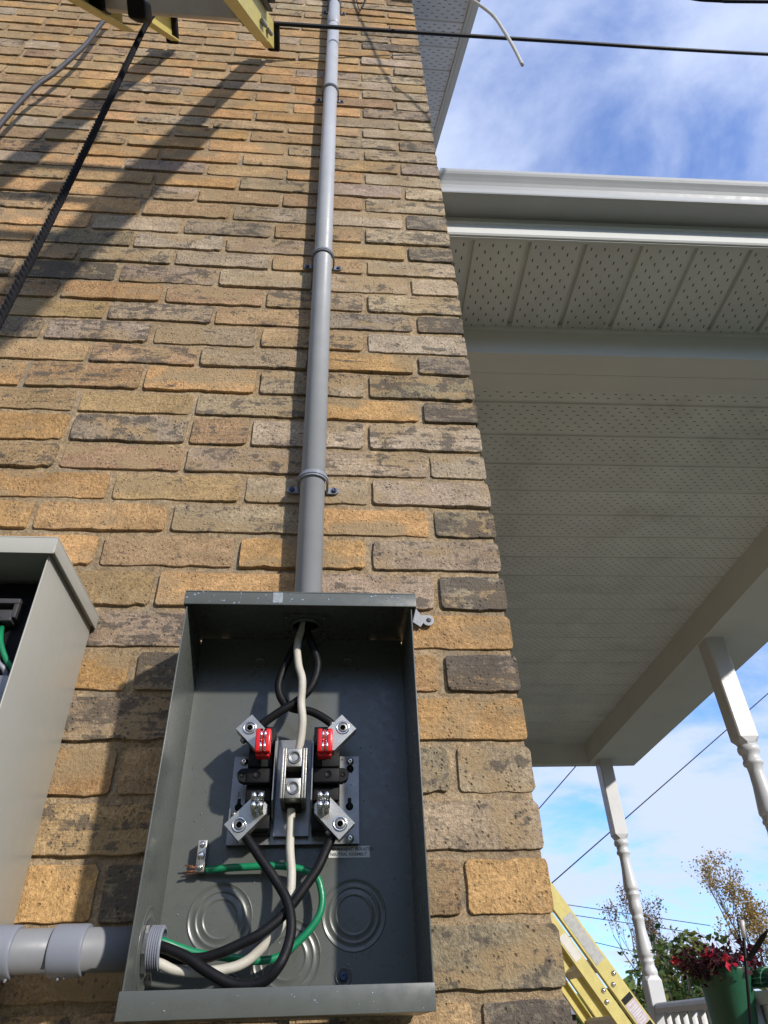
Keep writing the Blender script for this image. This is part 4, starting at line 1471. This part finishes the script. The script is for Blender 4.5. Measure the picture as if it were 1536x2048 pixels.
cable('white_cable', [(-0.25, -0.05, 5.22), (-0.10, -0.16, 4.75), (0.05, -0.25, 4.27), (0.120, -0.25, 4.11), (0.169, -0.25, 3.985), (0.188, -0.25, 3.843), (0.199, -0.25, 3.71), (0.204, -0.25, 3.604)], 0.0048, 'cable_white', 'loose white cable end dangling over the sky at the upper soffit', n=10)
cable('twisted_cable', [(1.30, 0.17, 6.25), (1.585, 0.168, 5.996), (1.755, 0.157, 5.935), (1.972, 0.121, 5.846), (3.5, -0.1, 5.4)], 0.0085, 'cable_black', 'thick dark overhead cable at the top right corner of the sky')
cable('thin_wire', [(-0.236, -0.010, 5.00), (-0.235, -0.010, 4.92), (-0.232, -0.012, 4.832), (-0.227, -0.014, 4.770), (-0.221, -0.014, 4.742), (-0.214, -0.014, 4.770), (-0.206, -0.012, 4.815), (-0.195, -0.010, 4.90), (-0.19, -0.008, 5.00)], 0.0022, 'cable_black', 'thin dark wire looping down beside the top of the conduit', cat='wire', n=8)

# ------------------------------------------------------------------ folded stepladder leaning on the front wall
sl = empty('stepladder', label='yellow folded stepladder leaning beyond the brick corner on the porch', category='ladder')
d2 = Vector((-0.545, 0, 0.839)).normalized()
P0 = Vector((0.942, 2.2, 1.525))
foot2 = P0 - d2 * ((1.525 - 0.72) / d2.z)
sl.matrix_world = frame_matrix(foot2, (0, 1, 0), d2)    # local x runs away from the camera, local y towards the wall
# which side is local +y
ny = (sl.matrix_world.to_3x3() @ Vector((0, 1, 0)))
sy = 1 if ny.x < 0 else -1
LS = 2.62
for xx, sd in ((0.0, 1), (0.42, -1)):
    b = MB()
    rail_prism(b, xx, 0.0, 0.02, LS, 0.060, 0.026, sd)
    fr = b.build('front_rail', M['yellow'], sl)
    b = MB()
    rail_prism(b, xx + sd * 0.004, sy * 0.066, 0.06, LS - 0.05, 0.046, 0.024, sd)
    rr2 = b.build('rear_rail', M['yellow'], sl)
    for (yy, zz, par) in ((-0.016, 1.135, fr), (0.012, 1.110, fr), (sy * 0.057, 1.118, rr2), (sy * 0.073, 1.085, rr2)):
        b = MB()
        b.lathe([(0.0095, 0), (0.0090, 0.003), (0.0055, 0.006), (0.001, 0.007)], 14, facing((xx - sd * 0.0022 if par is fr else xx + sd * 0.0018 - 0.0001, yy, zz), (-sd, 0, 0)))
        b.build('rivet', M['chrome'], par)
    if xx == 0.0:
        for za, zb2, mt_, yw in ((1.19, 1.385, 'dull_label', 0.022), (0.955, 1.035, 'pink_label', 0.024), (1.037, 1.058, 'black', 0.024), (0.90, 0.952, 'black', 0.024)):
            b = MB()
            b.box(-0.0030, -0.0022, -yw, yw, za, zb2)
            lb = b.build('label_sticker', M[mt_], fr)
            if mt_ != 'black':
                b = MB()
                zz = za + 0.008
                rl = random.Random(int(za * 1000))
                while zz < zb2 - 0.006:
                    w_ = rl.uniform(0.4, 0.85) * yw
                    b.box(-0.0034, -0.0031, -w_, w_, zz, zz + 0.0035)
                    zz += rl.choice((0.007, 0.009, 0.013))
                b.build('print_lines', M['sticker'] if mt_ == 'pink_label' else M['pvc'], fr)
        b = MB()
        b.box(0.0010, 0.0018, sy * 0.066 - 0.017, sy * 0.066 + 0.017, 1.245, 1.345)
        b.build('label_sticker', M['paper'], rr2)
for k in range(8):
    b = MB()
    b.box(0.006, 0.414, -0.032, 0.032, 0.28 + 0.305 * k, 0.284 + 0.305 * k)
    b.box(0.006, 0.414, -0.032, -0.028, 0.255 + 0.305 * k, 0.2799 + 0.305 * k)
    b.box(0.006, 0.414, 0.028, 0.032, 0.255 + 0.305 * k, 0.2799 + 0.305 * k)
    b.build('step', M['rung'], sl)
for k in range(4):
    b = MB()
    b.box(0.010, 0.410, sy * 0.066 - 0.010, sy * 0.066 + 0.010, 0.40 + 0.6 * k, 0.424 + 0.6 * k)
    b.build('rear_bar', M['rung'], sl)
b = MB()
b.bbox(-0.012, 0.432, -0.035, 0.10 if sy > 0 else 0.035, LS, LS + 0.03, 0.006)
b.build('top_cap', M['black'], sl)

# ------------------------------------------------------------------ planter, flowers, rod
pl = empty('rail_planter', pw(1.80, 3.07, 1.40), label='dark green plastic planter saddled over the porch railing', category='planter')
pl.scale = (0.95, 0.80, 1.0)
b = MB()
def oval(cx, cy, rx, ry, z, n_=28, e=2.6):
    out = []
    for k in range(n_):
        a = 2 * math.pi * k / n_
        c_, s_ = math.cos(a), math.sin(a)
        out.append((cx + rx * math.copysign(abs(c_) ** (2 / e), c_), cy + ry * math.copysign(abs(s_) ** (2 / e), s_), z))
    return out
def loft(b_, secs, cap=True):
    n_ = len(secs[0])
    vs = [p for s_ in secs for p in s_]
    fs = [(i * n_ + k, i * n_ + (k + 1) % n_, (i + 1) * n_ + (k + 1) % n_, (i + 1) * n_ + k) for i in range(len(secs) - 1) for k in range(n_)]
    if cap:
        fs += [tuple(reversed(range(n_))), tuple(range((len(secs) - 1) * n_, len(secs) * n_))]
    b_.add(vs, fs, True)
# main bowl on the porch side of the rail
loft(b, [oval(-0.130, 0.06, 0.075, 0.150, -0.10), oval(-0.135, 0.06, 0.085, 0.170, 0.05), oval(-0.130, 0.05, 0.094, 0.190, 0.20),
         oval(-0.125, 0.04, 0.104, 0.212, 0.30), oval(-0.125, 0.04, 0.110, 0.222, 0.325), oval(-0.125, 0.04, 0.108, 0.220, 0.335), oval(-0.125, 0.04, 0.098, 0.205, 0.333), oval(-0.125, 0.04, 0.095, 0.200, 0.29)])
b.build('bowl', M['pot'], pl)
b = MB()
# saddle arch going over the rail to the outer bowl
arch = []
for k in range(11):
    a = math.pi * k / 10
    arch.append((-0.048 + (0.058 - 0.058 * math.cos(a)), 0.262 + 0.068 * math.sin(a)))
for i in range(10):
    (xa, za), (xb, zb2) = arch[i], arch[i + 1]
    b.add([(xa, -0.20, za), (xb, -0.20, zb2), (xb, 0.20, zb2), (xa, 0.20, za), (xa, -0.20, za - 0.012), (xb, -0.20, zb2 - 0.012), (xb, 0.20, zb2 - 0.012), (xa, 0.20, za - 0.012)],
          [(0, 1, 2, 3), (4, 7, 6, 5), (0, 4, 5, 1), (3, 2, 6, 7)], True)
b.build('saddle', M['pot'], pl)
b = MB()
loft(b, [oval(0.082, 0.04, 0.030, 0.15, 0.0), oval(0.086, 0.04, 0.034, 0.18, 0.15), oval(0.086, 0.04, 0.034, 0.185, 0.215), oval(0.086, 0.04, 0.028, 0.18, 0.220)])
b.build('outer_bowl', M['pot'], pl)
b = MB()
loft(b, [oval(-0.125, 0.04, 0.094, 0.20, 0.285), oval(-0.125, 0.04, 0.05, 0.12, 0.318)])
b.build('soil', M['soil'], pl)


def leaf_quads(b_, pts, size, r_, aspect=0.55, pointed=True):
    for p_ in pts:
        s_ = size * r_.uniform(0.6, 1.3)
        u = Vector((r_.gauss(0, 1), r_.gauss(0, 1), r_.gauss(0, 0.8))).normalized()
        v = u.cross(Vector((r_.gauss(0, 1), r_.gauss(0, 1), r_.gauss(0, 1)))).normalized()
        w_ = u.cross(v)
        p_ = Vector(p_)
        a = s_ * aspect * 0.5
        if pointed:
            vs = [p_ - u * s_ * .5, p_ - u * s_ * 0.05 + v * a + w_ * s_ * 0.06, p_ + u * s_ * .5, p_ - u * s_ * 0.05 - v * a + w_ * s_ * 0.06]
            b_.add(vs, [(0, 1, 2), (0, 2, 3)], False)
        else:
            b_.add([p_ - u * s_ * .5 - v * a, p_ + u * s_ * .5 - v * a, p_ + u * s_ * .5 + v * a, p_ - u * s_ * .5 + v * a], [(0, 1, 2, 3)], False)


def plant(name, base, label, cat, stems, leaf_mat_, leaf_size, leaves_per, stem_r=0.003, spread=0.3, seed=1, petals=None, leafname='leaves', stemname='stem', droop=0.0, group=None):
    r_ = random.Random(seed)
    t = empty(name, base, label=label, category=cat)
    if group:
        t['group'] = group
    bs, bl, bp = MB(), MB(), MB()
    for (dx, dy, h) in stems:
        pts = []
        px_, py_ = r_.uniform(-spread, spread) * 0.3, r_.uniform(-spread, spread) * 0.3
        for k in range(6):
            f = k / 5
            pts.append((px_ + dx * f + r_.gauss(0, 0.012) * h, py_ + dy * f + r_.gauss(0, 0.012) * h, h * f - droop * f * f))
        bs.tube(pts, [stem_r * (1 - 0.6 * k / 5) for k in range(6)], 5)
        lp_ = []
        for q_ in range(leaves_per):
            f = r_.uniform(0.12, 1.0) ** 0.8
            i = min(4, int(f * 5))
            p_ = Vector(pts[i]).lerp(Vector(pts[i + 1]), f * 5 - i)
            lp_.append(p_ + Vector((r_.gauss(0, leaf_size * .7), r_.gauss(0, leaf_size * .7), r_.gauss(0, leaf_size * .5))))
        leaf_quads(bl, lp_, leaf_size, r_)
        if petals and r_.random() < petals:
            leaf_quads(bp, [Vector(pts[-1]) + Vector((r_.gauss(0, 0.014), r_.gauss(0, 0.014), r_.gauss(0, 0.012))) for _ in range(9)], 0.034, r_, 0.75)
    bs.build(stemname, M['bark'], t)
    bl.build(leafname, M[leaf_mat_], t, kind='stuff')
    if bp.v:
        bp.build('flowers', M['petal'], t, kind='stuff')
    return t


rs = random.Random(21)
pbase = pw(1.675, 3.11, 1.70)
plant('flowering_plant', pbase, 'wine leaved plant with red flowers growing in the green planter', 'plant',
      [(rs.uniform(-0.15, 0.08), rs.uniform(-0.18, 0.20), rs.uniform(0.04, 0.15)) for _ in range(36)], 'leaf_wine', 0.040, 21, 0.002, 0.45, 3, 0.17, droop=0.03)
plant('leafy_plant', (pbase[0] - 0.02, pbase[1] + 0.10, pbase[2]), 'taller green leafy shoots standing behind the red flowers', 'plant',
      [(rs.uniform(-0.10, 0.10), rs.uniform(0.0, 0.26), rs.uniform(0.12, 0.24)) for _ in range(24)], 'leaf_green', 0.046, 14, 0.002, 0.3, 4)

rod = empty('garden_rod', (1.365, 2.43, 0.72), label='thin black rod with a pale tip standing in front of the planter', category='rod')
rod.rotation_euler = (0, 0, 0)
b = MB()
b.tube([(0, -0.0, 0.0), (0, -0.215, 0.78), (0, -0.355, 1.055)], 0.0060, 10)
b.build('shaft', M['black'], rod)
b = MB()
b.tube([(0.0003, -0.357, 1.058), (0.0003, -0.378, 1.112)], 0.0085, 10)
b.build('tip', M['rod_pale'], rod)
b = MB()
hk = [(0, -0.352, 1.048), (0, -0.374, 1.120), (0.001, -0.384, 1.131), (0.004, -0.397, 1.126), (0.006, -0.400, 1.115)]
b.tube(spline([(x_ - 0.011, y_ + 0.004, z_) for x_, y_, z_ in hk], 4), 0.0022, 7)
b.build('hook', M['black'], rod)
pd = MB()
pdm = frame_matrix((1.365, 2.09, 1.70), (0, 1, 0.2), Vector((0.02, -0.17, 0.085)))
pd.add([(-0.014, 0, 0), (0.014, 0, 0), (0.019, 0, 0.08), (0.015, 0, 0.15), (0.0, 0, 0.195), (-0.015, 0, 0.15), (-0.019, 0, 0.08),
        (-0.014, 0.006, 0), (0.014, 0.006, 0), (0.019, 0.006, 0.08), (0.015, 0.006, 0.15), (0.0, 0.006, 0.195), (-0.015, 0.006, 0.15), (-0.019, 0.006, 0.08)],
       [tuple(range(7)), tuple(reversed(range(7, 14)))] + [(k, k + 7, (k + 1) % 7 + 7, (k + 1) % 7) for k in range(7)], False, pdm)
o = pd.build('paddle', M['black'], rod)
o.data.transform(Matrix.Translation(-Vector(rod.location)))

# ------------------------------------------------------------------ garden and trees beyond
def tree(name, base, label, height, trunk_r, spread, seed, leafmat, nleaf, leaf, depth=5, upright=0.6, group='bare autumn trees beyond the porch', leaf_from=0.45):
    r_ = random.Random(seed)
    t = empty(name, base, label=label, category='tree', group=group)
    bt, bc = MB(), MB()
    tips = []

    def grow(p_, d, ln, rad, lev):
        n_ = 4
        pts, rads = [p_.copy()], [rad]
        for k in range(n_):
            d = (d + Vector((r_.gauss(0, .10), r_.gauss(0, .10), r_.gauss(0, .05) + 0.05 * upright))).normalized()
            p_ = p_ + d * ln / n_
            pts.append(p_.copy())
            rads.append(rad * (1 - 0.42 * (k + 1) / n_))
            if p_.z > height * leaf_from:
                tips.append((p_.copy(), lev))
        bt.tube(pts, rads, 6 if lev < 2 else 4, caps=False)
        if lev >= depth:
            return
        for q_ in range(r_.choice((2, 3, 3, 4)) if lev > 0 else 5):
            f = r_.uniform(0.35, 1.0)
            i = min(n_ - 1, int(f * n_))
            s_ = pts[i].lerp(pts[i + 1], f * n_ - i)
            side = Vector((r_.gauss(0, 1), r_.gauss(0, 1), 0)).normalized()
            nd = (d * 0.75 + side * spread * r_.uniform(0.5, 1.1) + Vector((0, 0, upright * 0.5))).normalized()
            grow(s_, nd, ln * r_.uniform(0.55, 0.75), rads[i] * 0.58, lev + 1)
    grow(Vector((0, 0, 0)), Vector((0, 0, 1)), height * 0.42, trunk_r, 0)
    bt.build('trunk', M['bark'], t)
    tips = [p_ for p_, lev in tips if lev >= 2]
    lp_ = []
    clump = [r_.choice(tips) for _ in range(max(8, nleaf // 40))]
    for _ in range(nleaf):
        c_ = r_.choice(clump) if r_.random() < 0.65 else r_.choice(tips)
        lp_.append(c_ + Vector((r_.gauss(0, leaf * 1.3), r_.gauss(0, leaf * 1.3), r_.gauss(0, leaf * 1.3))))
    leaf_quads(bc, lp_, leaf, r_, 0.7)
    bc.build('crown', M[leafmat], t, kind='stuff')
    return t


tree('bare_tree', (7.1, 16.2, 0), 'slim nearly bare tree with tan twigs behind the far porch post', 4.7, 0.07, 0.40, 11, 'leaf_tan', 2600, 0.055, 5, 0.9)
tree('autumn_tree', (8.15, 13.0, 0), 'gold leaved autumn tree at the right edge above the planter', 4.5, 0.08, 0.55, 29, 'leaf_gold', 4600, 0.05, 5, 0.7)
tree('autumn_tree', (7.6, 11.5, 0), 'low brown leaved tree behind the rod and planter', 2.9, 0.05, 0.6, 31, 'leaf_rust', 2400, 0.055, 4, 0.5, leaf_from=0.2)


def bush(name, base, label, rx, ry, h, n_, leaf, mat, seed):
    r_ = random.Random(seed)
    t = empty(name, base, label=label, category='bush')
    bs, bl = MB(), MB()
    for k in range(16):
        a = r_.uniform(0, 2 * math.pi)
        f = r_.uniform(0.3, 0.9)
        bs.tube([(0, 0, 0), (rx * f * .4 * math.cos(a), ry * f * .4 * math.sin(a), h * .5), (rx * f * math.cos(a), ry * f * math.sin(a), h * r_.uniform(.5, .78))], [0.014, 0.009, 0.003], 5)
    clumps = []
    for k in range(40):
        a = r_.uniform(0, 2 * math.pi)
        f = math.sqrt(r_.random())
        zz = h * (0.25 + 0.75 * r_.random() * (1 - 0.45 * f))
        clumps.append((Vector((rx * f * math.cos(a), ry * f * math.sin(a), zz)), r_.uniform(0.06, 0.16)))
    pts = []
    for _ in range(n_):
        c_, s_ = r_.choice(clumps)
        pts.append(c_ + Vector((r_.gauss(0, s_), r_.gauss(0, s_), r_.gauss(0, s_ * .9))))
    leaf_quads(bl, pts, leaf, r_, 0.65)
    bs.build('stems', M['bark'], t)
    bl.build('foliage', M[mat], t, kind='stuff')
    return t


bush('garden_bush', (4.25, 9.0, 0), 'yellow green bush behind the railing left of the planter', 0.66, 0.6, 2.85, 5200, 0.08, 'leaf_green', 41)
bush('garden_bush', (2.62, 6.2, 0), 'dark green bush behind the base of the far porch post', 0.42, 0.4, 2.0, 1500, 0.055, 'leaf_dark', 43)
bush('garden_bush', (5.9, 9.6, 0), 'reddish brown bush behind the planter and rod', 0.7, 0.6, 2.45, 3600, 0.05, 'leaf_rust', 44)
rs = random.Random(8)
plant('climbing_vine', (2.03, 5.2, 0.75), 'dark leaved vine shoots left of the far porch post', 'plant', [(rs.uniform(-0.09, 0.06), rs.uniform(-0.1, 0.1), rs.uniform(0.9, 1.22)) for _ in range(7)], 'leaf_dark', 0.062, 24, 0.003, 0.3, 12)
plant('climbing_vine', (2.50, 5.2, 0.75), 'tall green vine shoots standing above the bush by the red flowers', 'plant', [(rs.uniform(-0.15, 0.22), rs.uniform(-0.1, 0.1), rs.uniform(1.05, 1.44)) for _ in range(10)], 'leaf_dark', 0.062, 26, 0.003, 0.4, 13)

# far wood on the horizon; unseen part added, raised to block low sky light
b = MB()
rw = random.Random(77)
for i in range(15000):
    az = rw.uniform(0, 2 * math.pi)
    dd = rw.uniform(24, 32)
    deg = math.degrees(az)
    hh = 3.0 if 5 < deg < 75 else 8.0
    hh *= 0.85 + 0.2 * noise.noise(Vector((math.cos(az) * 9, math.sin(az) * 9, 0)))
    z_ = hh * rw.random() ** 0.8
    leaf_quads(b, [(dd * math.sin(az), dd * math.cos(az), z_)], 0.55 if hh < 4 else 0.9, rw, 0.8)
b.build('distant_wood', M['leaf_green'], None, kind='stuff', label='far line of green and brown trees, added taller out of view to block low sky', category='trees')

# neighbour's shed seen between the ladder rails
sh = empty('garden_shed', (2.6, 12.0, 0), label='brown garden shed far behind the stepladder', category='shed')
part('wall', 'shed', sh, (-1.3, 1.1, 0.0, 1.8, 0.0, 1.72))
part('window', 'shed_blue', sh, (-0.6, 0.5, -0.03, -0.003, 1.1, 1.6))
b = MB()
b.prism([(-0.15, 1.722), (1.95, 1.722), (0.9, 2.05)], -1.45, 1.25, 'x')
b.build('roof', M['roof'], sh)

# utility lines
def line(label, a, b_, r_, group='utility lines crossing the sky', sag=0.0):
    a, b_ = Vector(a), Vector(b_)
    d = b_ - a
    p0, p1 = a - d * 1.2, b_ + d * 1.5
    P_ = [p0.lerp(p1, k / 20) - Vector((0, 0, sag * (1 - (2 * k / 20 - 1) ** 2))) for k in range(21)]
    bb = MB().tube(P_, r_, 6)
    bb.build('utility_line', M['cable_black'], None, label=label, category='wire', group=group)


line('long dark utility line passing behind both porch posts', (8.877, 12, 6.977), (3.667, 12, 3.554), 0.011)
line('short stretch of utility line between the brick corner and the porch beam', (2.589, 7, 3.921), (2.133, 7, 3.512), 0.0065)
line('highest of the faint distant utility lines left of the far post', (8.203, 25, 4.912), (10.055, 25, 4.641), 0.012)
line('middle of the faint distant utility lines left of the far post', (8.398, 25, 4.599), (9.986, 25, 4.365), 0.012)
line('lowest of the faint distant utility lines left of the far post', (8.909, 25, 3.803), (9.793, 25, 3.602), 0.012)
